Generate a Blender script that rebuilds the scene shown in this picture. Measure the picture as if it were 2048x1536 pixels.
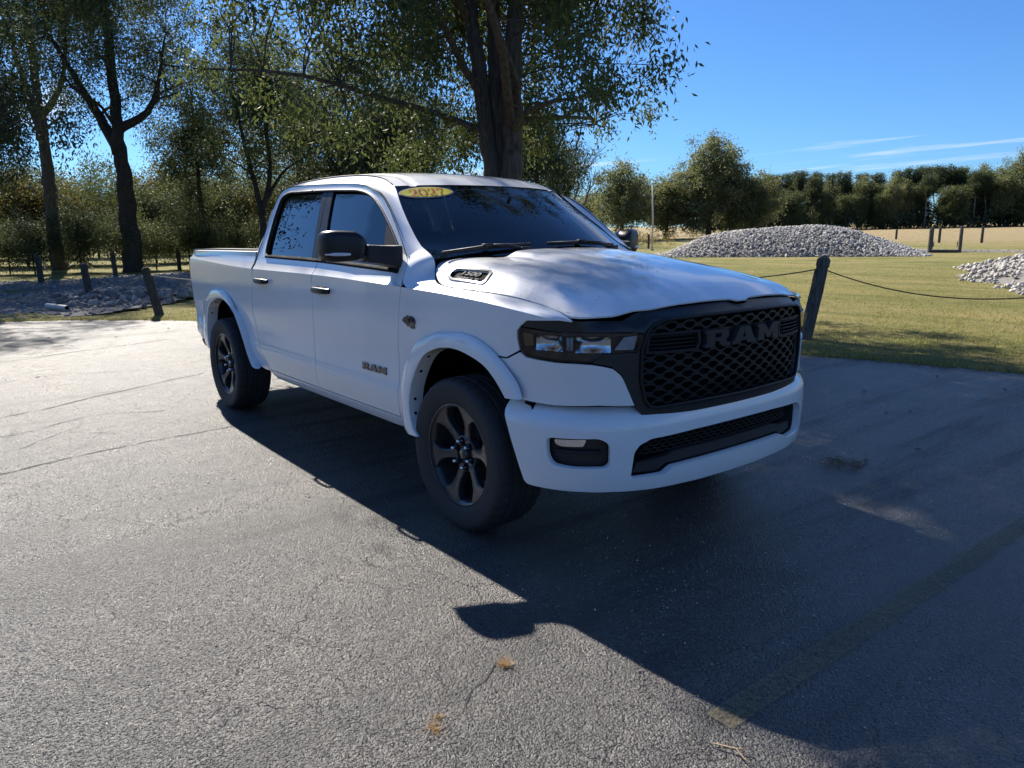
import bpy, bmesh, math, random
import numpy as np
from mathutils import Vector, Matrix, geometry

# ------------------------------------------------------------------ scene, camera, light
for o in list(bpy.data.objects):
    bpy.data.objects.remove(o)
SC = bpy.context.scene
COL = SC.collection
R = math.radians

cam_d = bpy.data.cameras.new('camera')
cam = bpy.data.objects.new('camera', cam_d)
COL.objects.link(cam)
cam.location = (3.1160, -3.0736, 1.5277)
cam.rotation_euler = (R(78.647), R(0.473), R(51.794))
cam_d.sensor_width = 36.0
cam_d.lens = 36.0 * 1505.5 / 2048.0
cam_d.clip_start = 0.05
cam_d.clip_end = 6000
SC.camera = cam

SUN_DIR = Vector((-1.2, 0.175, 1.0)).normalized()       # towards the sun
SUN_EL = math.asin(SUN_DIR.z)
SUN_AZ = math.atan2(SUN_DIR.x, SUN_DIR.y)               # clockwise from +Y

sun_d = bpy.data.lights.new('sun', 'SUN')
sun_d.energy = 5.0
sun_d.angle = R(0.55)
sun_d.color = (1.0, 0.93, 0.82)
sun = bpy.data.objects.new('sun', sun_d)
COL.objects.link(sun)
sun.rotation_euler = (-SUN_DIR).to_track_quat('-Z', 'Y').to_euler()
sun.location = (0, 0, 40)

W = bpy.data.worlds.new('World')
SC.world = W
W.use_nodes = True
wn, wl = W.node_tree.nodes, W.node_tree.links
wn.clear()
sky = wn.new('ShaderNodeTexSky')
sky.sky_type = 'NISHITA'
sky.sun_disc = False
sky.sun_elevation = SUN_EL
sky.sun_rotation = SUN_AZ
sky.altitude = 200
sky.air_density = 1.0
sky.dust_density = 0.25
sky.ozone_density = 2.0
bg = wn.new('ShaderNodeBackground')
bg.inputs['Strength'].default_value = 0.058
wo = wn.new('ShaderNodeOutputWorld')
# thin cirrus high up and a loose cloud bank low behind the trees: white mixed over the sky by direction
tc = wn.new('ShaderNodeTexCoord')
sep = wn.new('ShaderNodeSeparateXYZ'); wl.new(tc.outputs['Generated'], sep.inputs[0])
zc_ = wn.new('ShaderNodeMath'); zc_.operation = 'MAXIMUM'; zc_.inputs[1].default_value = 0.03; wl.new(sep.outputs['Z'], zc_.inputs[0])
dx_ = wn.new('ShaderNodeMath'); dx_.operation = 'DIVIDE'; wl.new(sep.outputs['X'], dx_.inputs[0]); wl.new(zc_.outputs[0], dx_.inputs[1])
dy_ = wn.new('ShaderNodeMath'); dy_.operation = 'DIVIDE'; wl.new(sep.outputs['Y'], dy_.inputs[0]); wl.new(zc_.outputs[0], dy_.inputs[1])
cmb = wn.new('ShaderNodeCombineXYZ'); wl.new(dx_.outputs[0], cmb.inputs[0]); wl.new(dy_.outputs[0], cmb.inputs[1])
mp = wn.new('ShaderNodeMapping'); mp.inputs['Rotation'].default_value = (0, 0, R(38)); mp.inputs['Location'].default_value = (12.4, 5.5, 0); mp.inputs['Scale'].default_value = (0.10, 0.42, 1); wl.new(cmb.outputs[0], mp.inputs[0])
cn = wn.new('ShaderNodeTexNoise'); cn.inputs['Scale'].default_value = 1.0; cn.inputs['Detail'].default_value = 7; cn.inputs['Roughness'].default_value = 0.62; cn.inputs['Distortion'].default_value = 0.5
wl.new(mp.outputs[0], cn.inputs['Vector'])
cr = wn.new('ShaderNodeMapRange'); cr.inputs['From Min'].default_value = 0.55; cr.inputs['From Max'].default_value = 0.74; cr.clamp = True
wl.new(cn.outputs['Fac'], cr.inputs['Value'])
cmul = wn.new('ShaderNodeMath'); cmul.operation = 'MULTIPLY'; cmul.inputs[1].default_value = 0.75; wl.new(cr.outputs[0], cmul.inputs[0])
hz = wn.new('ShaderNodeMapRange'); hz.inputs['From Min'].default_value = 0.02; hz.inputs['From Max'].default_value = 0.10; hz.clamp = True
wl.new(sep.outputs['Z'], hz.inputs['Value'])
cm2 = wn.new('ShaderNodeMath'); cm2.operation = 'MULTIPLY'; wl.new(cmul.outputs[0], cm2.inputs[0]); wl.new(hz.outputs[0], cm2.inputs[1])
mixs = wn.new('ShaderNodeMix'); mixs.data_type = 'RGBA'
tint = wn.new('ShaderNodeMix'); tint.data_type = 'RGBA'; tint.blend_type = 'MULTIPLY'; tint.inputs['Factor'].default_value = 1.0
wl.new(sky.outputs[0], tint.inputs['A']); tint.inputs['B'].default_value = (0.45, 0.80, 1.28, 1)      # deep autumn blue
wl.new(cm2.outputs[0], mixs.inputs['Factor']); wl.new(tint.outputs['Result'], mixs.inputs['A'])
mixs.inputs['B'].default_value = (10.5, 10.6, 11.0, 1)
wl.new(mixs.outputs['Result'], bg.inputs['Color'])
wl.new(bg.outputs[0], wo.inputs[0])

SC.view_settings.view_transform = 'Standard'
SC.view_settings.look = 'None'
SC.view_settings.exposure = 0.95
SC.view_settings.gamma = 1.0
SC.view_settings.use_curve_mapping = False
SC.render.engine = 'CYCLES'
SC.cycles.max_bounces = 5
SC.cycles.diffuse_bounces = 3
SC.cycles.glossy_bounces = 3
SC.cycles.transparent_max_bounces = 12
SC.cycles.sample_clamp_indirect = 6.0
SC.cycles.use_denoising = True

# ------------------------------------------------------------------ helpers
def thing(name, label=None, cat=None, group=None, loc=(0, 0, 0), parent=None):
    o = bpy.data.objects.new(name, None)
    o.empty_display_size = 0.2
    COL.objects.link(o)
    o.location = loc
    if parent: o.parent = parent
    tag(o, label, cat, group)
    return o

def tag(o, label=None, cat=None, group=None, kind=None):
    if label: o['label'] = label
    if cat: o['category'] = cat
    if group: o['group'] = group
    if kind: o['kind'] = kind
    return o

def mesh(name, verts, faces, mat=None, parent=None, smooth=True, normals=None, loc=None):
    me = bpy.data.meshes.new(name)
    me.from_pydata([tuple(map(float, v)) for v in verts], [], [tuple(f) for f in faces])
    me.update()
    if smooth:
        me.polygons.foreach_set('use_smooth', [True] * len(me.polygons))
    if normals is not None:
        me.normals_split_custom_set_from_vertices([tuple(n) for n in normals])
    if mat: me.materials.append(mat)
    o = bpy.data.objects.new(name, me)
    COL.objects.link(o)
    if loc: o.location = loc
    if parent: o.parent = parent
    return o

def npmesh(name, V, F, mat=None, parent=None, smooth=False):
    """fast path for big meshes: V (n,3) array, F (m,k) array of equal-size faces"""
    me = bpy.data.meshes.new(name)
    V = np.asarray(V, np.float32); F = np.asarray(F, np.int32)
    k = F.shape[1]
    me.vertices.add(len(V)); me.vertices.foreach_set('co', V.ravel())
    me.loops.add(F.size); me.loops.foreach_set('vertex_index', F.ravel())
    me.polygons.add(len(F))
    me.polygons.foreach_set('loop_start', np.arange(0, F.size, k, dtype=np.int32))
    me.polygons.foreach_set('loop_total', np.full(len(F), k, np.int32))
    if smooth: me.polygons.foreach_set('use_smooth', np.ones(len(F), bool))
    me.update(calc_edges=True)
    if mat: me.materials.append(mat)
    o = bpy.data.objects.new(name, me)
    COL.objects.link(o)
    if parent: o.parent = parent
    return o

class MB:
    """collects verts/faces"""
    def __init__(s): s.v = []; s.f = []
    def add(s, v, f):
        b = len(s.v); s.v += [tuple(p) for p in v]; s.f += [tuple(i + b for i in q) for q in f]; return s
    def box(s, c, d, rot=None, taper=1.0):
        hx, hy, hz = d[0] / 2, d[1] / 2, d[2] / 2
        v = [Vector((x * hx * (taper if z > 0 else 1), y * hy * (taper if z > 0 else 1), z * hz)) for z in (-1, 1) for y in (-1, 1) for x in (-1, 1)]
        if rot is not None: v = [rot @ p for p in v]
        v = [(p.x + c[0], p.y + c[1], p.z + c[2]) for p in v]
        return s.add(v, [(0, 2, 3, 1), (4, 5, 7, 6), (0, 1, 5, 4), (2, 6, 7, 3), (0, 4, 6, 2), (1, 3, 7, 5)])
    def tube(s, pts, rad, n=8, caps=True, closed=False):
        pts = [Vector(p) for p in pts]; m = len(pts)
        rs = rad if isinstance(rad, (list, tuple)) else [rad] * m
        up = None; rings = []
        for i, p in enumerate(pts):
            if closed: t = pts[(i + 1) % m] - pts[i - 1]
            else: t = pts[min(m - 1, i + 1)] - pts[max(0, i - 1)]
            if t.length < 1e-9: t = Vector((0, 0, 1))
            t.normalize()
            if up is None:
                up = t.orthogonal().normalized()
            up = (up - t * up.dot(t))
            if up.length < 1e-6: up = t.orthogonal()
            up.normalize(); w = t.cross(up)
            rings.append([p + (up * math.cos(a) + w * math.sin(a)) * rs[i] for a in [2 * math.pi * k / n for k in range(n)]])
        v = [q for r_ in rings for q in r_]; f = []
        for i in range(m if closed else m - 1):
            j = (i + 1) % m
            for k in range(n):
                k2 = (k + 1) % n
                f.append((i * n + k, i * n + k2, j * n + k2, j * n + k))
        if caps and not closed:
            f.append(tuple(range(n - 1, -1, -1))); f.append(tuple((m - 1) * n + k for k in range(n)))
        return s.add(v, f)
    def lathe(s, prof, n=32, axis='Y', c=(0, 0, 0), closed=False):
        """prof: list of (r, h); axis along Y or Z"""
        v = []; f = []
        for r_, h in prof:
            for k in range(n):
                a = 2 * math.pi * k / n
                q = (r_ * math.cos(a), h, r_ * math.sin(a)) if axis == 'Y' else (r_ * math.cos(a), r_ * math.sin(a), h)
                v.append((q[0] + c[0], q[1] + c[1], q[2] + c[2]))
        m = len(prof)
        for i in range(m if closed else m - 1):
            j = (i + 1) % m
            for k in range(n):
                k2 = (k + 1) % n
                f.append((i * n + k, j * n + k, j * n + k2, i * n + k2))
        return s.add(v, f)
    def obj(s, name, mat=None, parent=None, smooth=True, loc=None):
        return mesh(name, s.v, s.f, mat, parent, smooth, None, loc)

def bevel(o, w, seg=2, angle=35):
    m = o.modifiers.new('bevel', 'BEVEL'); m.width = w; m.segments = seg; m.limit_method = 'ANGLE'; m.angle_limit = R(angle)
    m.harden_normals = True
    return o

def autosmooth(o, ang=35):
    """smooth shading but sharp edges over an angle"""
    me = o.data
    bm = bmesh.new(); bm.from_mesh(me)
    for e in bm.edges:
        if len(e.link_faces) == 2:
            e.smooth = e.calc_face_angle(0) < R(ang)
    bm.to_mesh(me); bm.free()
    return o

def mirror_copy(o, parent=None):
    """a left-hand copy of a right-hand mesh (y negated)"""
    me = o.data.copy()
    cust = o.data.has_custom_normals; vn = None
    if cust:
        vn = [(0, 0, 1)] * len(me.vertices)
        for l, c_ in zip(o.data.loops, o.data.corner_normals): vn[l.vertex_index] = (c_.vector.x, -c_.vector.y, c_.vector.z)
    n = len(me.vertices); co = np.empty(n * 3, np.float32); me.vertices.foreach_get('co', co)
    co[1::3] *= -1; me.vertices.foreach_set('co', co)
    me.flip_normals(); me.update()
    if cust: me.normals_split_custom_set_from_vertices(vn)
    c = o.copy(); c.data = me; COL.objects.link(c)
    c.location = (o.location.x, -o.location.y, o.location.z)
    e = o.rotation_euler; c.rotation_euler = (-e.x, e.y, -e.z)
    c.parent = parent if parent else o.parent
    return c

def pchip(xs, ys):
    n = len(xs); h = [xs[i + 1] - xs[i] for i in range(n - 1)]; dl = [(ys[i + 1] - ys[i]) / h[i] for i in range(n - 1)]
    m = [0] * n; m[0] = dl[0]; m[-1] = dl[-1]
    for i in range(1, n - 1):
        if dl[i - 1] * dl[i] > 0:
            w1 = 2 * h[i] + h[i - 1]; w2 = h[i] + 2 * h[i - 1]; m[i] = (w1 + w2) / (w1 / dl[i - 1] + w2 / dl[i])
    def f(x):
        if x <= xs[0]: return ys[0] + m[0] * (x - xs[0])
        if x >= xs[-1]: return ys[-1] + m[-1] * (x - xs[-1])
        lo = 0
        while x > xs[lo + 1]: lo += 1
        t = (x - xs[lo]) / h[lo]; t2 = t * t; t3 = t2 * t
        return (2 * t3 - 3 * t2 + 1) * ys[lo] + (t3 - 2 * t2 + t) * h[lo] * m[lo] + (-2 * t3 + 3 * t2) * ys[lo + 1] + (t3 - t2) * h[lo] * m[lo + 1]
    return f

def catmull(pts, n=12):
    pts = [tuple(p) for p in pts]
    out = []; P = [tuple(2 * a - b for a, b in zip(pts[0], pts[1]))] + pts + [tuple(2 * a - b for a, b in zip(pts[-1], pts[-2]))]
    for i in range(1, len(P) - 2):
        p0, p1, p2, p3 = P[i - 1:i + 3]
        d = lambda a, b: max(1e-6, math.dist(a, b) ** .5)
        t0 = 0; t1 = t0 + d(p0, p1); t2 = t1 + d(p1, p2); t3 = t2 + d(p2, p3)
        for k in range(n):
            t = t1 + (t2 - t1) * k / n; L_ = []
            for j in range(len(p1)):
                A1 = (t1 - t) / (t1 - t0) * p0[j] + (t - t0) / (t1 - t0) * p1[j]; A2 = (t2 - t) / (t2 - t1) * p1[j] + (t - t1) / (t2 - t1) * p2[j]; A3 = (t3 - t) / (t3 - t2) * p2[j] + (t - t2) / (t3 - t2) * p3[j]
                B1 = (t2 - t) / (t2 - t0) * A1 + (t - t0) / (t2 - t0) * A2; B2 = (t3 - t) / (t3 - t1) * A2 + (t - t1) / (t3 - t1) * A3
                L_.append((t2 - t) / (t2 - t1) * B1 + (t - t1) / (t2 - t1) * B2)
            out.append(tuple(L_))
    out.append(pts[-1]); return out

def resample(pl, n):
    L_ = [0]
    for a, b in zip(pl, pl[1:]): L_.append(L_[-1] + math.dist(a, b))
    out = []; j = 0
    for i in range(n):
        t = L_[-1] * i / (n - 1)
        while j < len(pl) - 2 and L_[j + 1] < t: j += 1
        f = (t - L_[j]) / max(1e-9, L_[j + 1] - L_[j])
        out.append(tuple(a + (b - a) * f for a, b in zip(pl[j], pl[j + 1])))
    return out

def pip(p, poly):
    x, y = p; c = False; j = len(poly) - 1
    for i in range(len(poly)):
        xi, yi = poly[i]; xj, yj = poly[j]
        if (yi > y) != (yj > y) and x < (xj - xi) * (y - yi) / (yj - yi) + xi: c = not c
        j = i
    return c

lin = lambda a, b, n: [a + (b - a) * i / (n - 1) for i in range(n)]

# ------------------------------------------------------------------ materials
def newmat(name):
    m = bpy.data.materials.new(name); m.use_nodes = True
    nt = m.node_tree; nt.nodes.clear()
    out = nt.nodes.new('ShaderNodeOutputMaterial')
    return m, nt, nt.nodes, nt.links, out

def noise(nt, scale, detail=4, rough=0.55, vec=None, dist=0.0):
    n = nt.nodes.new('ShaderNodeTexNoise'); n.inputs['Scale'].default_value = scale; n.inputs['Detail'].default_value = detail
    n.inputs['Roughness'].default_value = rough; n.inputs['Distortion'].default_value = dist
    if vec is not None: nt.links.new(vec, n.inputs['Vector'])
    return n

def ramp(nt, fac, stops):
    r_ = nt.nodes.new('ShaderNodeValToRGB'); cr_ = r_.color_ramp
    while len(cr_.elements) < len(stops): cr_.elements.new(0.5)
    for e, (p, c) in zip(cr_.elements, stops):
        e.position = p; e.color = (*c, 1) if len(c) == 3 else c
    nt.links.new(fac, r_.inputs[0]); return r_

def mixc(nt, fac, a, b, mode='MIX'):
    m = nt.nodes.new('ShaderNodeMix'); m.data_type = 'RGBA'; m.blend_type = mode
    for key, val in (('Factor', fac), ('A', a), ('B', b)):
        sock = [s for s in m.inputs if s.name == key and (s.type == 'RGBA' or key == 'Factor') and s.enabled][0] if key != 'Factor' else m.inputs['Factor']
        if isinstance(val, (int, float)): sock.default_value = val
        elif isinstance(val, tuple): sock.default_value = (*val, 1) if len(val) == 3 else val
        else: nt.links.new(val, sock)
    return [s for s in m.outputs if s.type == 'RGBA'][0]

def math_(nt, op, a, b=None, clamp=False):
    m = nt.nodes.new('ShaderNodeMath'); m.operation = op; m.use_clamp = clamp
    for i, v in enumerate((a, b)):
        if v is None: continue
        if isinstance(v, (int, float)): m.inputs[i].default_value = v
        else: nt.links.new(v, m.inputs[i])
    return m.outputs[0]

def maprange(nt, v, a, b, c=0.0, d=1.0):
    m = nt.nodes.new('ShaderNodeMapRange'); m.clamp = True
    nt.links.new(v, m.inputs['Value'])
    for k, x in zip(('From Min', 'From Max', 'To Min', 'To Max'), (a, b, c, d)): m.inputs[k].default_value = x
    return m.outputs[0]

def objcoord(nt):
    return nt.nodes.new('ShaderNodeTexCoord').outputs['Object']

def solid(name, col, rough=0.5, metal=0.0, coat=0.0, var=0.12, scale=30, bump=0.0, bscale=200, spec=0.5, coat_rough=0.03):
    m, nt, N, L, out = newmat(name)
    b = N.new('ShaderNodeBsdfPrincipled'); L.new(b.outputs[0], out.inputs[0])
    vec = objcoord(nt)
    n = noise(nt, scale, 4, 0.6, vec)
    c = ramp(nt, n.outputs['Fac'], [(0.3, tuple(x * (1 - var) for x in col)), (0.7, tuple(min(1, x * (1 + var)) for x in col))])
    L.new(c.outputs[0], b.inputs['Base Color'])
    L.new(maprange(nt, n.outputs['Fac'], 0.2, 0.8, max(0.0, rough * 0.88), min(1, rough * 1.12)), b.inputs['Roughness'])
    b.inputs['Metallic'].default_value = metal
    b.inputs['Coat Weight'].default_value = coat
    b.inputs['Coat Roughness'].default_value = coat_rough
    b.inputs['Specular IOR Level'].default_value = spec
    if bump:
        bn = N.new('ShaderNodeBump'); bn.inputs['Strength'].default_value = bump; bn.inputs['Distance'].default_value = 0.01
        n2 = noise(nt, bscale, 5, 0.6, vec); L.new(n2.outputs['Fac'], bn.inputs['Height']); L.new(bn.outputs[0], b.inputs['Normal'])
    return m

def glass(name, tint, refl=1.35, rough=0.0):
    m, nt, N, L, out = newmat(name)
    t = N.new('ShaderNodeBsdfTransparent')
    n = noise(nt, 6, 2, 0.5, objcoord(nt))
    c = ramp(nt, n.outputs['Fac'], [(0.35, tuple(x * 0.94 for x in tint)), (0.65, tint)]); L.new(c.outputs[0], t.inputs[0])
    g = N.new('ShaderNodeBsdfGlossy'); g.inputs['Roughness'].default_value = rough
    fr = N.new('ShaderNodeFresnel'); fr.inputs['IOR'].default_value = 1.52
    fac = math_(nt, 'MULTIPLY', fr.outputs[0], refl, True)
    mx = N.new('ShaderNodeMixShader'); L.new(fac, mx.inputs[0]); L.new(t.outputs[0], mx.inputs[1]); L.new(g.outputs[0], mx.inputs[2])
    L.new(mx.outputs[0], out.inputs[0])
    return m

def leafmat(name, cols, trans=(0.30, 0.32, 0.05), tw=0.4, nscale=0.5):
    m, nt, N, L, out = newmat(name)
    gi = N.new('ShaderNodeNewGeometry')
    n = noise(nt, nscale, 3, 0.6, objcoord(nt))
    f = math_(nt, 'ADD', math_(nt, 'MULTIPLY', gi.outputs['Random Per Island'], 0.55), math_(nt, 'MULTIPLY', n.outputs['Fac'], 0.45))
    st = [(0.18 + 0.64 * i / (len(cols) - 1), c) for i, c in enumerate(cols)]
    c = ramp(nt, f, st)
    b = N.new('ShaderNodeBsdfPrincipled'); b.inputs['Roughness'].default_value = 0.62; b.inputs['Specular IOR Level'].default_value = 0.2
    L.new(c.outputs[0], b.inputs['Base Color'])
    t = N.new('ShaderNodeBsdfTranslucent')
    L.new(mixc(nt, 0.55, c.outputs[0], trans), t.inputs[0])
    mx = N.new('ShaderNodeMixShader'); mx.inputs[0].default_value = tw
    L.new(b.outputs[0], mx.inputs[1]); L.new(t.outputs[0], mx.inputs[2]); L.new(mx.outputs[0], out.inputs[0])
    return m

def barkmat(name, dark, light, scale=6):
    m, nt, N, L, out = newmat(name)
    b = N.new('ShaderNodeBsdfPrincipled'); b.inputs['Roughness'].default_value = 0.9; b.inputs['Specular IOR Level'].default_value = 0.15
    tc_ = objcoord(nt); mpn = N.new('ShaderNodeMapping'); mpn.inputs['Scale'].default_value = (scale, scale, scale * 0.18); L.new(tc_, mpn.inputs[0])
    n = noise(nt, 3.0, 6, 0.65, mpn.outputs[0], 0.6)
    c = ramp(nt, n.outputs['Fac'], [(0.3, dark), (0.68, light)]); L.new(c.outputs[0], b.inputs['Base Color'])
    bn = N.new('ShaderNodeBump'); bn.inputs['Strength'].default_value = 0.9; bn.inputs['Distance'].default_value = 0.03
    L.new(n.outputs['Fac'], bn.inputs['Height']); L.new(bn.outputs[0], b.inputs['Normal'])
    L.new(b.outputs[0], out.inputs[0]); return m
# ------------------------------------------------------------------ ground, asphalt, lawn, gravel
def gh_(x, y):
    t = np.maximum(0.0, np.minimum(np.asarray(y, float), 215.0) - 5.0)
    return .0155 * t * t / (t + 3.0)
def H0(x, y): return float(gh_(x, y))

LOT = [(-34, -40), (-26, -17), (-19, -8.5), (-15.2, -4.2), (-13.5, -1.96), (-13.03, -.98), (-12.11, .02), (-11.29, .77), (-9.6, 1.85), (-8, 2.7), (-5, 4.2), (-3.2, 5.02), (-1.86, 5.54), (-.88, 5.8), (.27, 6.11), (3, 6.9), (6, 7.8), (12, 9.6), (24, 13), (40, 16), (40, -40)]
rl = random.Random(11)
edge_pts = []
for a, b in zip(LOT[:-1], LOT[1:]):
    d = math.dist(a, b); fine = max(abs(a[0]), abs(b[0])) < 20 and min(a[1], b[1]) > -12
    n = max(1, int(d / (.16 if fine else 3)))
    for k in range(n):
        t = k / n; j = .035 if fine else 0
        edge_pts.append((a[0] + (b[0] - a[0]) * t + rl.uniform(-j, j), a[1] + (b[1] - a[1]) * t + rl.uniform(-j, j)))
edge_pts.append(LOT[-1])
EP = np.array(edge_pts[:-1]); 
def inlot(x, y): return pip((x, y), LOT)

def asphaltmat():
    m, nt, N, L, out = newmat('asphalt')
    b = N.new('ShaderNodeBsdfPrincipled'); L.new(b.outputs[0], out.inputs[0])
    vec = objcoord(nt)
    v1 = N.new('ShaderNodeTexVoronoi'); v1.inputs['Scale'].default_value = 165; L.new(vec, v1.inputs['Vector'])
    v2 = N.new('ShaderNodeTexVoronoi'); v2.inputs['Scale'].default_value = 85; L.new(vec, v2.inputs['Vector'])
    big = noise(nt, .55, 5, .6, vec); mid = noise(nt, 5, 5, .65, vec); fine = noise(nt, 160, 3, .6, vec)
    base = ramp(nt, mid.outputs['Fac'], [(.3, (.036, .036, .038)), (.7, (.070, .067, .064))])
    stone = ramp(nt, v1.outputs['Color'], [(.15, (.020, .020, .022)), (.55, (.075, .071, .067)), (.80, (.16, .15, .14)), (.95, (.36, .34, .32))])
    c = mixc(nt, .55, base.outputs[0], stone.outputs[0])
    worn = ramp(nt, big.outputs['Fac'], [(.35, (.62, .62, .64)), (.68, (1.25, 1.2, 1.15))])
    c = mixc(nt, 1.0, c, worn.outputs[0], 'MULTIPLY')
    smp = N.new('ShaderNodeMapping'); smp.inputs['Scale'].default_value = (1.3, .13, 1); smp.inputs['Rotation'].default_value = (0, 0, R(9)); L.new(vec, smp.inputs[0])
    streak = noise(nt, 1.6, 6, .68, smp.outputs[0], .3)
    sr = ramp(nt, streak.outputs['Fac'], [(.34, (.38, .38, .40)), (.47, (.85, .85, .86)), (.60, (1.15, 1.13, 1.1))])
    c = mixc(nt, 1.0, c, sr.outputs[0], 'MULTIPLY')
    spot = noise(nt, 1.1, 2, .5, vec); c = mixc(nt, maprange(nt, spot.outputs['Fac'], .68, .74, 0, .55), c, (.014, .014, .015))
    # hairline cracking
    vc = N.new('ShaderNodeTexVoronoi'); vc.feature = 'DISTANCE_TO_EDGE'; vc.inputs['Scale'].default_value = 2.6
    wv = N.new('ShaderNodeVectorMath'); wv.operation = 'ADD'; nn = noise(nt, 3.2, 4, .65, vec); sc_ = N.new('ShaderNodeVectorMath'); sc_.operation = 'SCALE'; sc_.inputs['Scale'].default_value = .45
    L.new(nn.outputs['Color'], sc_.inputs[0]); L.new(vec, wv.inputs[0]); L.new(sc_.outputs[0], wv.inputs[1]); L.new(wv.outputs[0], vc.inputs['Vector'])
    crack = maprange(nt, vc.outputs['Distance'], .0, .012, 1, 0)
    crack = math_(nt, 'MULTIPLY', crack, maprange(nt, big.outputs['Fac'], .42, .58))
    c = mixc(nt, math_(nt, 'MULTIPLY', crack, .75), c, (.012, .012, .013))
    L.new(c, b.inputs['Base Color'])
    vr_ = N.new('ShaderNodeSeparateColor'); L.new(v1.outputs['Color'], vr_.inputs[0])
    L.new(math_(nt, 'ADD', maprange(nt, vr_.outputs[1], .0, 1.0, .24, .62), maprange(nt, streak.outputs['Fac'], .36, .5, .14, 0)), b.inputs['Roughness'])
    b.inputs['Specular IOR Level'].default_value = .55
    bn = N.new('ShaderNodeBump'); bn.inputs['Strength'].default_value = 1.0; bn.inputs['Distance'].default_value = .0055
    hgt = math_(nt, 'ADD', math_(nt, 'MULTIPLY', v1.outputs['Distance'], -.8), math_(nt, 'MULTIPLY', v2.outputs['Distance'], -1.0))
    hgt = math_(nt, 'ADD', hgt, math_(nt, 'MULTIPLY', fine.outputs['Fac'], .45)); hgt = math_(nt, 'ADD', hgt, math_(nt, 'MULTIPLY', crack, -1.2))
    L.new(hgt, bn.inputs['Height'])
    L.new(bn.outputs[0], b.inputs['Normal'])
    return m
ASPH = asphaltmat()

def groundmat():
    m, nt, N, L, out = newmat('lawn')
    b = N.new('ShaderNodeBsdfPrincipled'); L.new(b.outputs[0], out.inputs[0]); b.inputs['Roughness'].default_value = .9; b.inputs['Specular IOR Level'].default_value = .15
    vec = objcoord(nt); sp = N.new('ShaderNodeSeparateXYZ'); L.new(vec, sp.inputs[0])
    n1 = noise(nt, .35, 5, .62, vec); n2 = noise(nt, 6, 6, .7, vec); n3 = noise(nt, 70, 4, .7, vec)
    f = math_(nt, 'ADD', math_(nt, 'MULTIPLY', n1.outputs['Fac'], .55), math_(nt, 'MULTIPLY', n2.outputs['Fac'], .45))
    lawn = ramp(nt, f, [(.34, (.17, .18, .05)), (.46, (.27, .25, .085)), (.58, (.34, .29, .125)), (.72, (.38, .30, .16))])
    field = ramp(nt, n2.outputs['Fac'], [(.3, (.32, .245, .13)), (.7, (.41, .32, .175))])
    lmp = N.new('ShaderNodeMapping'); lmp.inputs['Scale'].default_value = (.25, 1.6, 1); lmp.inputs['Rotation'].default_value = (0, 0, R(-28)); L.new(vec, lmp.inputs[0])
    ls = noise(nt, .8, 5, .65, lmp.outputs[0], .4); lsr = ramp(nt, ls.outputs['Fac'], [(.36, (.62, .70, .55)), (.52, (1, 1, 1)), (.68, (1.2, 1.12, 1.05))])
    lawn_c = mixc(nt, 1.0, lawn.outputs[0], lsr.outputs[0], 'MULTIPLY')
    fw = maprange(nt, math_(nt, 'ADD', sp.outputs['Y'], math_(nt, 'MULTIPLY', n1.outputs['Fac'], 14)), 50, 62)
    c = mixc(nt, fw, lawn_c, field.outputs[0])
    c = mixc(nt, maprange(nt, n3.outputs['Fac'], .42, .72, .0, .45), c, (.09, .09, .032))
    L.new(c, b.inputs['Base Color'])
    bn = N.new('ShaderNodeBump'); bn.inputs['Strength'].default_value = 1.0; bn.inputs['Distance'].default_value = .05
    L.new(math_(nt, 'ADD', n3.outputs['Fac'], n2.outputs['Fac']), bn.inputs['Height']); L.new(bn.outputs[0], b.inputs['Normal'])
    return m
LAWN = groundmat()
GRAVELM = solid('gravel_fines', (.22, .205, .19), .9, var=.45, scale=55, bump=.8, bscale=90, spec=.2)
STONE = None
def stonemat(name, cols):
    m, nt, N, L, out = newmat(name)
    b = N.new('ShaderNodeBsdfPrincipled'); L.new(b.outputs[0], out.inputs[0]); b.inputs['Roughness'].default_value = .85; b.inputs['Specular IOR Level'].default_value = .25
    gi = N.new('ShaderNodeNewGeometry'); oi = N.new('ShaderNodeObjectInfo')
    n = noise(nt, 9, 5, .65, objcoord(nt))
    r_ = math_(nt, 'FRACT', math_(nt, 'ADD', gi.outputs['Random Per Island'], oi.outputs['Random']))
    f = math_(nt, 'ADD', math_(nt, 'MULTIPLY', r_, .6), math_(nt, 'MULTIPLY', n.outputs['Fac'], .4))
    c = ramp(nt, f, [(.15 + .7 * i / (len(cols) - 1), q) for i, q in enumerate(cols)]); L.new(c.outputs[0], b.inputs['Base Color'])
    bn = N.new('ShaderNodeBump'); bn.inputs['Strength'].default_value = .5; bn.inputs['Distance'].default_value = .02; L.new(n.outputs['Fac'], bn.inputs['Height']); L.new(bn.outputs[0], b.inputs['Normal'])
    return m
STONE = stonemat('limestone', [(.22, .20, .18), (.36, .335, .30), (.48, .455, .415), (.60, .575, .53)])
STONE2 = stonemat('ditch_stone', [(.12, .115, .11), (.20, .19, .18), (.30, .285, .27), (.40, .385, .36)])

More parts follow.
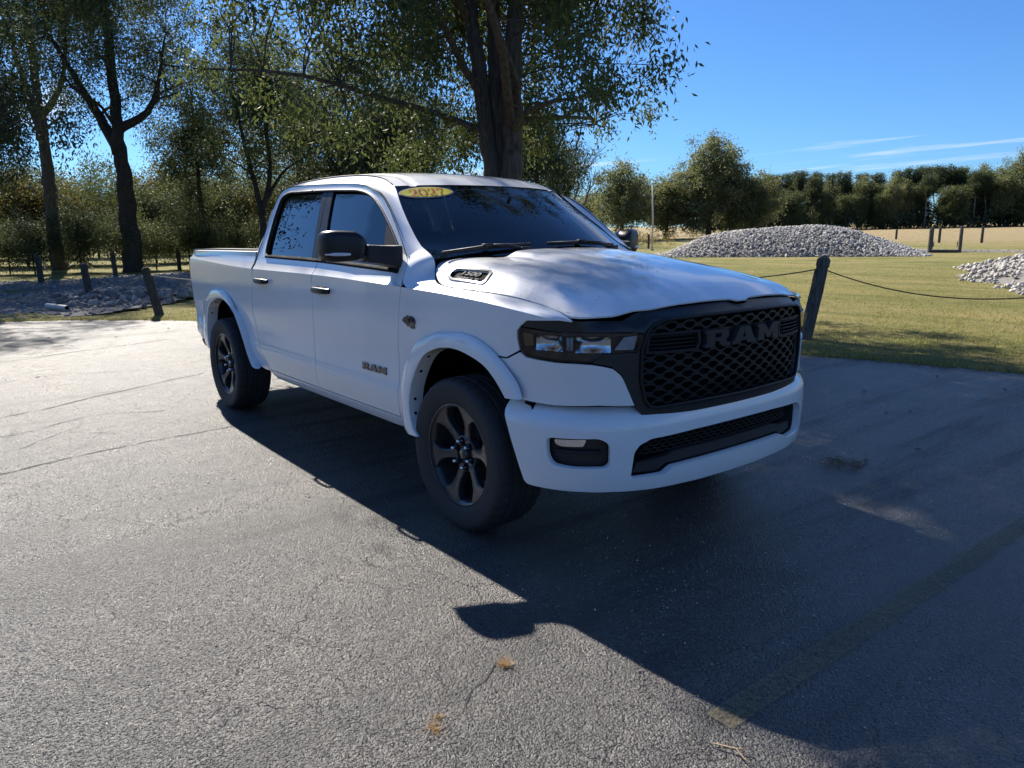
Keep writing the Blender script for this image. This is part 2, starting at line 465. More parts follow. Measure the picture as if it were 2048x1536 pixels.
# --- the big ground sheet
pts = [tuple(p) for p in EP]
for k in range(len(EP)):
    a = EP[max(0, k - 1)]; b_ = EP[min(len(EP) - 1, k + 1)]; t = (b_ - a) / max(1e-6, np.linalg.norm(b_ - a)); nrm = np.array((-t[1], t[0]))
    if k % 2 == 0: pts += [tuple(EP[k] + nrm * .22), tuple(EP[k] - nrm * .15)]
for x in np.arange(-60, 45, 1.0):
    for y in np.arange(-45, 60, 1.0): pts.append((x + rl.uniform(-.3, .3), y + rl.uniform(-.3, .3)))
for x in np.arange(-260, 261, 8.0):
    for y in np.arange(-260, 261, 8.0):
        if not (-61 < x < 46 and -46 < y < 61): pts.append((x, y))
for x in np.arange(-2400, 2401, 150.0):
    for y in np.arange(-2400, 2401, 150.0):
        if abs(x) > 262 or abs(y) > 262: pts.append((x, y))
vv, ee, ff, *_ = geometry.delaunay_2d_cdt([Vector(p) for p in pts], [], [], 0, 1e-5)
GV = np.array([(v.x, v.y) for v in vv])
GZ = gh_(GV[:, 0], GV[:, 1])
dmin = np.full(len(GV), 9.0); near = (np.abs(GV[:, 0]) < 45) & (np.abs(GV[:, 1]) < 45)
idx = np.where(near)[0]
for i in idx:
    dmin[i] = math.sqrt(((EP - GV[i]) ** 2).sum(1).min())
inl_ = np.array([inlot(x, y) if n_ else False for (x, y), n_ in zip(GV, near)])
off = np.where(inl_, -.05 * np.minimum(1, dmin / .12), .02 * np.minimum(1, dmin / .2))
off[~near] = .02
tri = np.array([t for t in ff], np.int32)
ground = npmesh('ground', np.column_stack([GV, GZ + off]), tri, LAWN, None, True); tag(ground, 'mown lawn and dry field around the parking lot', None, None, 'structure')

# --- asphalt sheet
ap = [tuple(p) for p in edge_pts]
ip = [(x, y) for x in np.arange(-33, 40, 1.5) for y in np.arange(-39, 16, 1.5) if inlot(x, y)]
vv, ee, ff, *_ = geometry.delaunay_2d_cdt([Vector(p) for p in ap + ip], [(i, (i + 1) % len(ap)) for i in range(len(ap))], [], 0, 1e-5)
AV = np.array([(v.x, v.y) for v in vv]); apoly = ap
AF = [t for t in ff if pip((AV[list(t), 0].mean(), AV[list(t), 1].mean()), apoly)]
lot = npmesh('asphalt_lot', np.column_stack([AV, gh_(AV[:, 0], AV[:, 1])]), np.array(AF, np.int32), ASPH, None, True); tag(lot, 'worn grey asphalt parking lot with cracks', None, None, 'structure')

# tar-dark cracks: narrow open seams following the lot
CRACK = solid('crack_fill', (.016, .016, .017), .8, var=.4, scale=40, bump=.5)
def crack(path, w, seed):
    r_ = random.Random(seed); pl = catmull(path, 14); V = []; side = 0
    pl = resample(pl, max(8, int(sum(math.dist(a, b) for a, b in zip(pl, pl[1:])) / .07)))
    for i, p in enumerate(pl):
        t = Vector(pl[min(len(pl) - 1, i + 1)]) - Vector(pl[max(0, i - 1)]); t.normalize(); n_ = Vector((-t.y, t.x))
        side += r_.uniform(-.022, .022); side *= .9; ww = w * r_.uniform(.15, 1.0)
        c = Vector(p) + n_ * side
        for s_ in (-1, 1): q = c + n_ * s_ * ww; V.append((q.x, q.y, H0(q.x, q.y) + .003))
    F = [(2 * i, 2 * i + 2, 2 * i + 3, 2 * i + 1) for i in range(len(pl) - 1)]
    return mesh('crack', V, F, CRACK, lot, False)
for k, (pth, w) in enumerate([([(-2.62, -3.2), (-2.66, -2.8), (-2.82, -2.19), (-2.96, -1.34), (-3.0, -1.1)], .010), ([(-8.0, -3.2), (-8.1, -2.38), (-8.5, -1.3), (-8.9, -.19)], .017), ([(-4.5, -3.4), (-4.57, -2.65), (-5.1, -1.6), (-5.6, -.59)], .014),
        ([(-3.9, -3.3), (-3.8, -2.6), (-4.1, -2.0), (-3.9, -1.5)], .007), ([(-3.4, -3.1), (-3.3, -2.7), (-3.6, -2.3), (-3.3, -2.0)], .006), ([(1.12, -1.6), (1.22, -1.8), (1.3, -1.97)], .003),
        ([(-10.4, -2.2), (-10.2, -1.2), (-9.9, .2)], .012), ([(-6.4, -3), (-6.6, -2), (-6.3, -1.1)], .008)]):
    crack(pth, w, k)

# faded yellow bay line
def linemat():
    m, nt, N, L, out = newmat('faded_yellow_paint')
    b = N.new('ShaderNodeBsdfPrincipled'); b.inputs['Roughness'].default_value = .8; b.inputs['Base Color'].default_value = (.16, .13, .055, 1)
    t = N.new('ShaderNodeBsdfTransparent'); mx = N.new('ShaderNodeMixShader')
    vec = objcoord(nt); n = noise(nt, 60, 5, .7, vec); n2 = noise(nt, 2, 3, .6, vec)
    c = ramp(nt, n2.outputs['Fac'], [(.3, (.20, .175, .10)), (.7, (.30, .25, .13))]); L.new(c.outputs[0], b.inputs['Base Color'])
    L.new(maprange(nt, n.outputs['Fac'], .36, .66, .05, .72), mx.inputs[0]); L.new(t.outputs[0], mx.inputs[1]); L.new(b.outputs[0], mx.inputs[2]); L.new(mx.outputs[0], out.inputs[0]); return m
LINEM = linemat()
for k, x0 in enumerate((1.84,)):
    V = []; 
    for i in range(12):
        y = -1.25 + 6.6 * i / 11; x = x0 - .01 * i / 11
        V += [(x - .05, y, H0(x, y) + .004), (x + .05, y, H0(x, y) + .004)]
    ln = mesh('bay_line', V, [(2 * i, 2 * i + 1, 2 * i + 3, 2 * i + 2) for i in range(11)], LINEM, None, False); tag(ln, 'faded yellow parking bay line', None, None, 'structure')

# ------------------------------------------------------------------ stones
def stone_mesh(seed, sub=1):
    bm = bmesh.new(); bmesh.ops.create_icosphere(bm, subdivisions=sub, radius=1.0)
    r_ = random.Random(seed); sx, sy, sz = r_.uniform(.8, 1.25), r_.uniform(.7, 1.0), r_.uniform(.5, .8)
    planes = [(Vector((r_.gauss(0, 1), r_.gauss(0, 1), r_.gauss(0, 1))).normalized(), r_.uniform(.6, .85)) for _ in range(5)]
    for v in bm.verts:
        p = v.co.copy()
        for n_, d in planes:
            e = p.dot(n_) - d
            if e > 0: p -= n_ * e
        p *= r_.uniform(.9, 1.08)
        v.co = Vector((p.x * sx, p.y * sy, p.z * sz))
    V = np.array([v.co[:] for v in bm.verts]); F = np.array([[v.index for v in f.verts] for f in bm.faces]); bm.free()
    return V, F
SV = [stone_mesh(k, 1) for k in range(8)]
def randrot(r_):
    q = np.array([r_.gauss(0, 1) for _ in range(4)]); q /= np.linalg.norm(q); w, x, y, z = q
    return np.array([[1 - 2 * (y * y + z * z), 2 * (x * y - z * w), 2 * (x * z + y * w)], [2 * (x * y + z * w), 1 - 2 * (x * x + z * z), 2 * (y * z - x * w)], [2 * (x * z - y * w), 2 * (y * z + x * w), 1 - 2 * (x * x + y * y)]])
def stone_heap(parent, spots, mat, singles=150, seed=0):
    """spots: (x, y, z, size), nearest the lot first; the largest-looking ones are objects, the rest one mesh of loose stone"""
    r_ = random.Random(seed); me_ = []
    for V, F in SV:
        me = bpy.data.meshes.new('stone'); me.from_pydata([tuple(v) for v in V.tolist()], [], F.tolist()); me.materials.append(mat); me_.append(me)
    VV = []; FF = []; b = 0
    for i, (x, y, z, s) in enumerate(spots):
        k = r_.randrange(8)
        if i < singles:
            o = bpy.data.objects.new('stone', me_[k]); COL.objects.link(o); o.parent = parent; o.location = (x, y, z); o.scale = (s, s, s); o.rotation_euler = (r_.uniform(0, 6), r_.uniform(0, 6), r_.uniform(0, 6))
        else:
            V, F = SV[k]; V = (V * s) @ randrot(r_).T + np.array((x, y, z)); VV.append(V); FF.append(F + b); b += len(V)
    if VV:
        o = npmesh('loose_stones', np.concatenate(VV), np.concatenate(FF), mat, parent); o['kind'] = 'stuff'

def sheet(name, f, x0, x1, y0, y1, n, m, mat, keep=None):
    xs = np.linspace(x0, x1, n); ys = np.linspace(y0, y1, m); V = []; 
    for y in ys:
        for x in xs: V.append((x, y, f(x, y)))
    F = []
    for j in range(m - 1):
        for i in range(n - 1):
            if keep is None or keep((xs[i] + xs[i + 1]) / 2, (ys[j] + ys[j + 1]) / 2): F.append((j * n + i, j * n + i + 1, (j + 1) * n + i + 1, (j + 1) * n + i))
    return mesh(name, V, F, mat)

# long rock mound beyond the lawn
MCX, MCY = -17.7, 31.3
ux, uy = .86, .51           # long axis
ftop = pchip([-9, -6.6, -5.7, -4.5, -2.6, -.7, .6, 1.9, 3.1, 4.2, 5.0, 5.7, 9], [-.05, .12, .45, .95, 1.24, 1.34, 1.40, 1.26, .88, .52, .24, .02, -.08])
def mound1(x, y):
    dx, dy = x - MCX, y - MCY; l = dx * ux + dy * uy; d = -dx * uy + dy * ux
    hh = max(-.1, ftop(max(-9, min(9, l)))) * max(0, 1 - (abs(d) / 3.3) ** 1.8) - .06 * (abs(d) > 3.3)
    return H0(x, y) + hh
m1_ = sheet('rock_mound', lambda x, y: mound1(x, y) - .06, -27, -8, 22, 41, 64, 64, GRAVELM, lambda x, y: mound1(x, y) - H0(x, y) > .01); tag(m1_, 'long low mound of pale loose rock behind the lawn', None, None, 'structure')
r_ = random.Random(3); sp = []
while len(sp) < 6800:
    l = r_.uniform(-7.2, 7.4); d = r_.uniform(-3.3, 3.3)
    if d > .8 and r_.random() < .85: continue
    x = MCX + l * ux - d * uy; y = MCY + l * uy + d * ux; z = mound1(x, y)
    if z - H0(x, y) < .03: continue
    sp.append((x, y, z - .015, r_.uniform(.035, .085) * (1.35 if r_.random() < .12 else 1)))
sp.sort(key=lambda s: (s[0] - 3) ** 2 + (s[1] + 3) ** 2 - 600 * s[3])
stone_heap(m1_, sp, STONE, 170, 1)
# nearer rock mound at the right of the lawn
M2X, M2Y = .9, 23.6
def mound2(x, y):
    dx, dy = x - M2X, y - M2Y; a = dx * .91 + dy * .415; c = -dx * .415 + dy * .91
    q = (abs(a / 7.6) ** 2.4 + abs(c / 10.5) ** 2.4) ** (1 / 2.4) + .03 * math.sin(c * 1.3) + .02 * math.sin(c * 3.1 + a)
    return H0(x, y) + 1.5 * max(-.05, 1 - max(0, q) ** 1.35)
m2_ = sheet('rock_mound', lambda x, y: mound2(x, y) - .06, -13, 11, 10, 36, 60, 60, GRAVELM, lambda x, y: mound2(x, y) - H0(x, y) > .0); tag(m2_, 'near mound of white loose rock at the lawn edge', None, None, 'structure')
sp = []
while len(sp) < 5200:
    a = r_.uniform(0, 2 * math.pi); x = M2X + r_.uniform(-12, 3); y = M2Y + r_.uniform(-11, 11); z = mound2(x, y)
    if z - H0(x, y) < .02: continue
    if x > 1.0 and r_.random() < .8: continue
    sp.append((x, y, z - .015, r_.uniform(.035, .095) * (1.3 if r_.random() < .1 else 1)))
sp.sort(key=lambda s: (s[0] - 3) ** 2 + (s[1] + 3) ** 2 + 40 * max(0, s[0] + 1))
stone_heap(m2_, sp, STONE, 130, 2)
# gravel path linking the mounds behind the footbridge
pth = catmull([(-30, 46), (-20, 40), (-13.2, 37.6), (-8, 37.5), (0, 38), (12, 39)], 10); V = []
for i, p in enumerate(pth):
    for d in (-1.0, 0, 1.0): V.append((p[0], p[1] + d, H0(p[0], p[1] + d) + .03 + .02 * (d == 0)))
gp_ = mesh('gravel_path', V, [(3 * i + k, 3 * i + 3 + k, 3 * i + 4 + k, 3 * i + 1 + k) for i in range(len(pth) - 1) for k in range(2)], GRAVELM); tag(gp_, 'pale gravel path running behind the footbridge', None, None, 'structure')
sp = [(x, y, H0(x, y) + .05, r_.uniform(.02, .045)) for x, y in [(r_.uniform(-14, 4), 37.6 + r_.uniform(-1.2, 1.1)) for _ in range(700)]]
stone_heap(gp_, sp, STONE, 0, 4)
# gravel swale and ditch rock on the left
SW = [(-13.6, -1.4), (-13.3, -.35), (-13.9, .45), (-14.9, 1.3), (-16.2, 2.4), (-19.5, 4.2), (-28, 8.5), (-29.5, 6.4), (-27.4, 2.9), (-25.6, .2), (-29.5, -2), (-24, -5), (-17, -4.6)]
def swale(x, y):
    n_ = math.sin(x * .9 + y * .5) * .04 + math.sin(x * 2.1 - y * 1.7) * .02
    return H0(x, y) + .045 + n_ + .22 * math.exp(-((x + 16.8) / 1.5) ** 2 - ((y - 1.0) / 1.3) ** 2) + .25 * math.exp(-((x + 23) / 3) ** 2 - ((y - 3.5) / 2.5) ** 2)
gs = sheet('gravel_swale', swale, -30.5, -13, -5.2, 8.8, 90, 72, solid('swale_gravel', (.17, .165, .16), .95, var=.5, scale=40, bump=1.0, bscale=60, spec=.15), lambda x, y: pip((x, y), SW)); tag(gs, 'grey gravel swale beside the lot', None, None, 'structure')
sp = []
while len(sp) < 330:
    x = -16.6 + r_.gauss(0, 1.0); y = 1.0 + r_.gauss(0, .85)
    if pip((x, y), SW) and not inlot(x, y): sp.append((x, y, swale(x, y) + .02, r_.uniform(.05, .14)))
sp.sort(key=lambda s: -s[0])
big_n = len(sp)
sp2 = []
while len(sp2) < 3200:
    x = r_.uniform(-29, -13.3); y = r_.uniform(-5, 8.5)
    if pip((x, y), SW): sp2.append((x, y, swale(x, y), r_.uniform(.025, .06)))
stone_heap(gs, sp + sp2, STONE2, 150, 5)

# ------------------------------------------------------------------ grass blades
def blades(name, spots, mat, hmin, hmax, seed, w=.006, label=None):
    rg = np.random.default_rng(seed); P = np.asarray(spots, float); n = len(P)
    a = rg.uniform(0, 2 * np.pi, n); hh = rg.uniform(hmin, hmax, n); ln = rg.normal(0, .45, (n, 2)) * hh[:, None]
    d = np.column_stack([np.cos(a), np.sin(a), np.zeros(n)]) * (w * rg.uniform(.7, 1.5, n))[:, None]
    tip = P + np.column_stack([ln, hh]); V = np.stack([P - d, P + d, tip], 1).reshape(-1, 3)
    o = npmesh(name, V, np.arange(3 * n).reshape(-1, 3), mat); tag(o, label or 'short dry mown grass blades', None, None, 'stuff'); return o
GRASS = leafmat('grass_blade', [(.10, .125, .035), (.20, .20, .06), (.32, .27, .10), (.42, .34, .17)], (.50, .46, .14), .4, .4)
rg = np.random.default_rng(9); sp = []
cands = rg.uniform((-13.5, .0), (4.5, 24), (260000, 2))
dcam = np.hypot(cands[:, 0] - 3.1, cands[:, 1] + 3.1)
keep = rg.random(len(cands)) < np.clip((11.0 / np.maximum(dcam, 1)) ** 2.0, 0, 1)
cands = cands[keep]
# only outside the lot and off the rock
ed = [e for e in LOT]
ins = np.zeros(len(cands), bool); j = len(LOT) - 1
for i in range(len(LOT)):
    xi, yi = LOT[i]; xj, yj = LOT[j]
    if yi != yj:
        cond = ((yi > cands[:, 1]) != (yj > cands[:, 1])) & (cands[:, 0] < (xj - xi) * (cands[:, 1] - yi) / (yj - yi) + xi); ins ^= cond
    j = i
cands = cands[~ins]
cands = np.array([c for c in cands if not pip(c, SW) and mound2(c[0], c[1]) - H0(c[0], c[1]) < .02])
Z = gh_(cands[:, 0], cands[:, 1]) + .012
blades('grass', np.column_stack([cands, Z]), GRASS, .018, .05, 1, .007)
# ragged fringe over the asphalt edge
fr = []
for p in EP[(np.abs(EP[:, 0]) < 16) & (EP[:, 1] > -4)]:
    for _ in range(16): fr.append((p[0] + rg.normal(0, .07), p[1] + abs(rg.normal(0, .09)) - .03, H0(*p) + .005))
blades('edge_grass', fr, GRASS, .03, .085, 2, .006, 'ragged grass fringe along the asphalt edge')
# ------------------------------------------------------------------ trees
BARK = barkmat('grey_bark', (.045, .038, .032), (.15, .13, .11))
BARKD = barkmat('dark_bark', (.025, .022, .020), (.085, .075, .065))
BARKP = barkmat('pale_bark', (.11, .10, .085), (.30, .28, .25), 4)
L_BIG = leafmat('broad_leaf', [(.036, .062, .034), (.058, .090, .042), (.085, .115, .048), (.20, .185, .05)], (.22, .27, .07), .30, .35)
L_DARK = leafmat('dark_leaf', [(.034, .054, .034), (.054, .076, .042), (.080, .100, .048)], (.13, .16, .05), .24)
L_MID = leafmat('woodland_leaf', [(.042, .066, .036), (.070, .100, .046), (.105, .125, .052), (.20, .175, .06)], (.21, .25, .08), .30, .3)
L_YEL = leafmat('turning_leaf', [(.045, .055, .018), (.085, .085, .022), (.15, .115, .028), (.19, .12, .032)], (.30, .25, .07), .32, .35)
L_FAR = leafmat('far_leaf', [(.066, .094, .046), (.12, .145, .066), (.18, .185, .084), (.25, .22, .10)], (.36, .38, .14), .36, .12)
L_PINE = leafmat('pine_needle', [(.030, .048, .026), (.052, .074, .034), (.08, .10, .04)], (.18, .21, .07), .25, .2)

def leaves_np(rg, C, n, spread, size, droop=.35, aspect=.38):
    """n leaf blades scattered round the clump centres C (k,3); returns verts, faces"""
    k = rg.integers(0, len(C), n); P = C[k] + np.clip(rg.normal(0, 1, (n, 3)), -1.7, 1.7) * spread * rg.uniform(.35, 1.1, (n, 1))
    d = rg.normal(0, 1, (n, 3)); d[:, 2] -= droop * 2; d /= np.linalg.norm(d, axis=1)[:, None]
    u = np.cross(d, rg.normal(0, 1, (n, 3))); u /= np.linalg.norm(u, axis=1)[:, None]; nn = np.cross(d, u)
    L_ = (size * rg.uniform(.6, 1.25, n))[:, None]; w = L_ * aspect
    a = P; b = P + d * L_ * .45 + u * w * .5 + nn * L_ * .06; c = P + d * L_ - nn * L_ * .08; e = P + d * L_ * .45 - u * w * .5 + nn * L_ * .06
    V = np.stack([a, b, c, e], 1).reshape(-1, 3); F = np.arange(4 * n).reshape(-1, 4)
    return V, F

def wander(r_, a, b, n, amp, sag=0.0):
    a, b = Vector(a), Vector(b); L_ = (b - a).length; ph = [r_.uniform(0, 6.28) for _ in range(4)]; out = []
    for i in range(n + 1):
        t = i / n; e = math.sin(math.pi * t)
        out.append(a.lerp(b, t) + Vector((math.sin(ph[0] + t * 5) + .5 * math.sin(ph[1] + t * 11), math.sin(ph[2] + t * 5.5) + .5 * math.sin(ph[3] + t * 12), 0)) * amp * L_ * e + Vector((0, 0, sag * L_ * e)))
    return out

def build_tree(seed, Ht, tr, crown, nclump, nleaf, lsize, spread, bark, leaf, stems=None, droop=.35, nlimb=8, shell=.55, twig=.012, base_frac=.3, aspect=.38, zcut=None, extra=()):
    """returns (trunk mesh, crown mesh); crown = (cx, cy, cz, rx, ry, rz) about the base"""
    r_ = random.Random(seed); rg = np.random.default_rng(seed)
    cx, cy, cz, rx, ry, rz = crown; b = MB(); axis = []
    if stems is None: stems = [([(0, 0, -.2), (r_.uniform(-.02, .02) * Ht, r_.uniform(-.02, .02) * Ht, Ht * .35), (cx * .6 + r_.uniform(-.03, .03) * Ht, cy * .6, Ht * .68), (cx, cy, cz + rz * .75)], tr)]
    for pl, r0 in stems:
        q = catmull(pl, 8); m = len(q); rad = [r0 * (1.25 if i == 0 else 1) * (1 - .86 * (i / (m - 1)) ** 1.1) for i in range(m)]
        q = [Vector(p) + Vector((r_.gauss(0, 1), r_.gauss(0, 1), 0)) * rad[i] * .12 for i, p in enumerate(q)]
        b.tube(q, rad, 10); axis += [(p, rad[i]) for i, p in enumerate(q) if p[2] > base_frac * Ht]
    # clump centres spread through the crown, denser near its surface
    C = []
    while len(C) < nclump:
        d = Vector((r_.gauss(0, 1), r_.gauss(0, 1), r_.gauss(0, 1))).normalized(); f = r_.uniform(0, 1) ** (1 - shell) if r_.random() < .8 else r_.uniform(.2, 1)
        lump = 1 + .20 * math.sin(d.x * 4 + seed) * math.sin(d.y * 5 + seed * 2) + .14 * math.sin(d.z * 7 + seed * 3)
        p = Vector((cx + d.x * rx * f * lump, cy + d.y * ry * f * lump, cz + d.z * rz * f * lump))
        if zcut is not None and not zcut(p): continue
        if p.z < Ht * .08: continue
        C.append(p)
    C += [Vector(p) for p in extra]
    # limbs: toward some far clump centres; every other centre hangs on the nearest limb point
    order = sorted(C, key=lambda p: -(p - Vector((cx, cy, cz))).length)
    limbpts = list(axis)
    for p in order[:nlimb * 3:3]:
        cand = [(a, rr) for a, rr in axis if a.z < p.z + .05 * Ht] or axis
        a, rr = min(cand, key=lambda t: (t[0] - p).length + .9 * abs((p.z - t[0].z) - .5 * math.hypot(p.x - t[0].x, p.y - t[0].y)))
        w = wander(r_, a, p, 9, .05, .05); r0 = min(rr * .45, .016 * (p - a).length + .012)
        rad = [r0 * (1 - .85 * i / 9) + twig * .4 for i in range(10)]; b.tube(w, rad, 6, False); limbpts += [(q, rad[i]) for i, q in enumerate(w)]
    LP = np.array([tuple(q) for q, _ in limbpts]); LR = [x for _, x in limbpts]
    for p in C:
        i = int(((LP - np.array(p)) ** 2).sum(1).argmin()); a = Vector(LP[i])
        if (a - p).length < .05: continue
        w = wander(r_, a, p, 4, .07, .04); r0 = min(LR[i] * .7, twig * 1.6); b.tube(w, [r0 * (1 - .75 * k / 4) for k in range(5)], 4, False)
    tm = bpy.data.meshes.new('trunk'); tm.from_pydata(b.v, [], b.f); tm.polygons.foreach_set('use_smooth', [True] * len(tm.polygons)); tm.materials.append(bark)
    cm = None
    if nleaf:
        V, F = leaves_np(rg, np.array([tuple(c) for c in C]), nleaf, spread, lsize, droop, aspect)
        o = npmesh('crown', V, F, leaf); cm = o.data; bpy.data.objects.remove(o)
    return tm, cm

def put_tree(meshes, name, label, cat, loc, rot=0, sc=(1, 1, 1), group=None, z=None):
    t = thing(name, label, cat, group, (loc[0], loc[1], H0(*loc) if z is None else z)); t.rotation_euler = (0, 0, rot); t.scale = sc if isinstance(sc, tuple) else (sc, sc, sc)
    for nm, me in zip(('trunk', 'crown'), meshes):
        if me is None: continue
        o = bpy.data.objects.new(nm, me); COL.objects.link(o); o.parent = t
    return t

# --- the shade tree behind the truck: three stems from one base, low spreading crown
vr = Vector((.618, .786, 0)); vf = Vector((-.786, .618, 0))       # along / across the row of trees
def loc3(a, d, z): p = vr * a + vf * d; return (p.x, p.y, z)
BT = (-7.23, 4.79)
stems = [([loc3(-.03, 0, -.2), loc3(-.05, 0, 1.6), loc3(-.16, .05, 2.9), loc3(-.42, .1, 5.2), loc3(-.75, .3, 8.5), loc3(-1.2, .4, 11.0)], .21),
         ([loc3(.05, .06, -.2), loc3(.04, .08, 1.6), loc3(.0, .15, 2.9), loc3(-.06, .3, 5.2), loc3(-.2, .9, 8.5), loc3(-.1, 1.4, 11.5)], .21),
         ([loc3(.17, -.04, -.2), loc3(.18, -.05, 1.6), loc3(.22, -.06, 2.9), loc3(.32, -.15, 5.2), loc3(.7, -.5, 8.5), loc3(1.0, -.9, 11.2)], .25)]
def bigcut(p):
    a = p.dot(vr); d = p.dot(vf)
    zmin = 2.75 + .20 * max(0, a + .5) + (.35 if a > 1.2 else 0) + (.7 if a < -3.2 else 0)
    if a > 3.0 or a < -4.9: return False
    if abs(a) < .7 and d < .6 and p.z < 5.2: return False
    gx, gy = BT[0] + p.x + 1.2 * p.z, BT[1] + p.y - .175 * p.z; q = int(abs(p.x * 977 + p.z * 613)) % 20     # crown thinned where its shadow would land on the truck or sunlit lot
    if gy < -1.35 and gx > -5: return False
    if gy < .35 and -1.5 < gx < 1.2 and q < 14: return False
    if gy < .6 and 1.2 <= gx < 1.9 and q < 14: return False
    return p.z > zmin
ro_ = random.Random(6); over = []          # leaf clumps added out of view to shade the lot in front of the truck
for _ in range(95):
    z_ = ro_.uniform(5.8, 10); over.append((ro_.uniform(2.0, 4.6) - BT[0] - 1.2 * z_, ro_.uniform(-1.0, 1.7) - BT[1] + .175 * z_, z_))
bt = build_tree(21, 12.5, .3, (vr.x * -.9, vr.y * -.9 + .9, 6.6, 4.4, 5.1, 5.0), 640, 150000, .115, .29, BARK, L_BIG, stems, .55, 18, .5, .010, .24, .36, bigcut, over)
put_tree(bt, 'shade_tree', 'large shade tree with three trunks and hanging leaves behind the truck', 'tree', BT)

# --- woodland edge on the left
def forked(h, r0, fork, la, ra):
    return [([(0, 0, -.2), (.05, .02, h * .2), (0, 0, fork), (.0, .0, h * .62), (.2, 0, h * .95)], r0), ([(0, 0, fork - .5), loc3(la[0] * .4, .1, fork + la[1] * .35), loc3(la[0], .3, fork + la[1])], r0 * .62), ([(0, 0, fork + .4), loc3(ra[0] * .6, -.1, fork + ra[1] * .3), loc3(ra[0], -.2, fork + ra[1])], r0 * .5)]
tA = build_tree(31, 16, .36, (0, 0, 10.8, 4.3, 4.3, 4.8), 260, 52000, .135, .50, BARKD, L_MID, forked(16, .40, 5.4, (-3.0, 5.0), (2.4, 4.0)), .4, 14, .5, .02, .35)
put_tree(tA, 'woodland_tree', 'tall forked tree with a thick leaning left limb at the wood edge', 'tree', (-32.14, 4.22))
tB = build_tree(32, 18, .34, (0, 0, 12.5, 4.2, 4.2, 5.4), 240, 44000, .14, .52, BARK, L_MID, forked(18, .34, 6.3, (-1.6, 6.5), (1.9, 6.0)), .4, 14, .5, .02, .35)
put_tree(tB, 'woodland_tree', 'tall tree with two upright forks left of the leaning limb', 'tree', (-37.54, 2.24))
tC = build_tree(33, 13, .26, (0, 0, 7.6, 4.1, 4.1, 5.4), 320, 60000, .15, .46, BARKD, L_DARK, None, .7, 12, .5, .02, .2)
put_tree(tC, 'woodland_tree', 'dark drooping tree leaning in beside the gravel swale', 'tree', (-23.9, -3.2))
tD = build_tree(34, 9.5, .13, (0, 0, 5.8, 2.1, 2.1, 3.7), 150, 30000, .13, .40, BARKD, L_MID, None, .4, 8, .5, .015, .2)
put_tree(tD, 'woodland_tree', 'slender leafy tree with thin trunk beside the forked tree', 'tree', (-33.37, 7.56))
st4 = [([(0, 0, -.2), (.05, 0, 1.4), loc3(-.05, 0, 2.6), loc3(-.5, 0, 5), loc3(-.9, 0, 8)], .17), ([loc3(-.02, 0, 2.3), loc3(.35, .1, 3.6), loc3(.3, .2, 6), loc3(.5, .2, 8.5)], .11), ([loc3(0, 0, 2.5), loc3(.9, .1, 3.8), loc3(1.9, .1, 4.4)], .08)]
tE = build_tree(35, 10, .16, (0, 0, 6.4, 2.3, 2.3, 3.3), 140, 27000, .125, .42, BARKD, L_MID, st4, .4, 8, .5, .014, .3)
put_tree(tE, 'woodland_tree', 'bushy tree with upright stems rising behind the truck bed', 'tree', (-25.03, 7.32))
st5 = [([loc3(0, 0, -.2), loc3(0, 0, .9), loc3(a * .45, d, 3.0), loc3(a, d * 2, 6.6)], .11) for a, d in ((-3.0, .2), (-1.9, -.4), (-1.0, .5), (0, -.3), (.9, .4), (2.0, -.3), (3.1, .2))]
tF = build_tree(36, 9, .2, (0, 0, 4.9, 4.0, 3.4, 3.4), 340, 62000, .125, .42, BARKD, L_DARK, st5, .4, 10, .5, .014, .18)
put_tree(tF, 'woodland_tree', 'dark many stemmed tree fanning out behind the cab roof', 'tree', (-23.0, 11.3))
tG = build_tree(37, 6.6, .11, (0, 0, 4.3, 1.7, 1.7, 2.0), 100, 17000, .12, .33, BARKD, L_DARK, None, .4, 7, .5, .012, .25)
put_tree(tG, 'woodland_tree', 'small dark tree right of the three trunked shade tree', 'tree', (-19.83, 16.25))
put_tree(tG, 'woodland_tree', 'small dark tree next to the bare tree', 'tree', (-24.4, 21.3), 2.0, (.8, .8, .9))
put_tree(tD, 'woodland_tree', 'narrow leafy tree seen under the shade tree crown', 'tree', (-29.5, 15.2), 1.3, (1.2, 1.2, .8))
put_tree(tE, 'woodland_tree', 'leafy tree far behind the shade tree crown', 'tree', (-34.0, 13.0), 2.2, (1.3, 1.3, 1.05))
put_tree(tD, 'woodland_tree', 'thin dark trunked tree at the edge of the swale', 'tree', (-29.0, -.9), 4.0, (.9, .9, 1.05))
# --- leafless tree
def bare_mesh(seed, Ht):
    r_ = random.Random(seed); b = MB()
    def br(a, d, L_, r0, dep):
        e = a + d * L_; w = wander(r_, a, e, 5, .05); b.tube(w, [r0 * (1 - .5 * i / 5) for i in range(6)], 5 if dep < 2 else 3, False)
        if dep >= 4: return
        n = 6 if dep == 0 else 4
        for k in range(n):
            t = r_.uniform(.35, 1.0) if dep else .25 + .75 * k / (n - 1); i = min(5, int(t * 5)); s = w[i]; q = d + Vector((r_.gauss(0, 1), r_.gauss(0, 1), r_.gauss(.25, .5))) * .55; q.normalize()
            br(s, q, L_ * r_.uniform(.45, .68), r0 * .5, dep + 1)
    br(Vector((0, 0, -.2)), Vector((0, 0, 1)), Ht * .62, Ht * .02, 0)
    me = bpy.data.meshes.new('trunk'); me.from_pydata(b.v, [], b.f); me.materials.append(barkmat('bare_bark', (.10, .085, .075), (.22, .19, .17))); return me
put_tree((bare_mesh(8, 10.2), None), 'bare_tree', 'leafless tree with a fine spray of twigs against the sky', 'tree', (-41.02, 37.57))

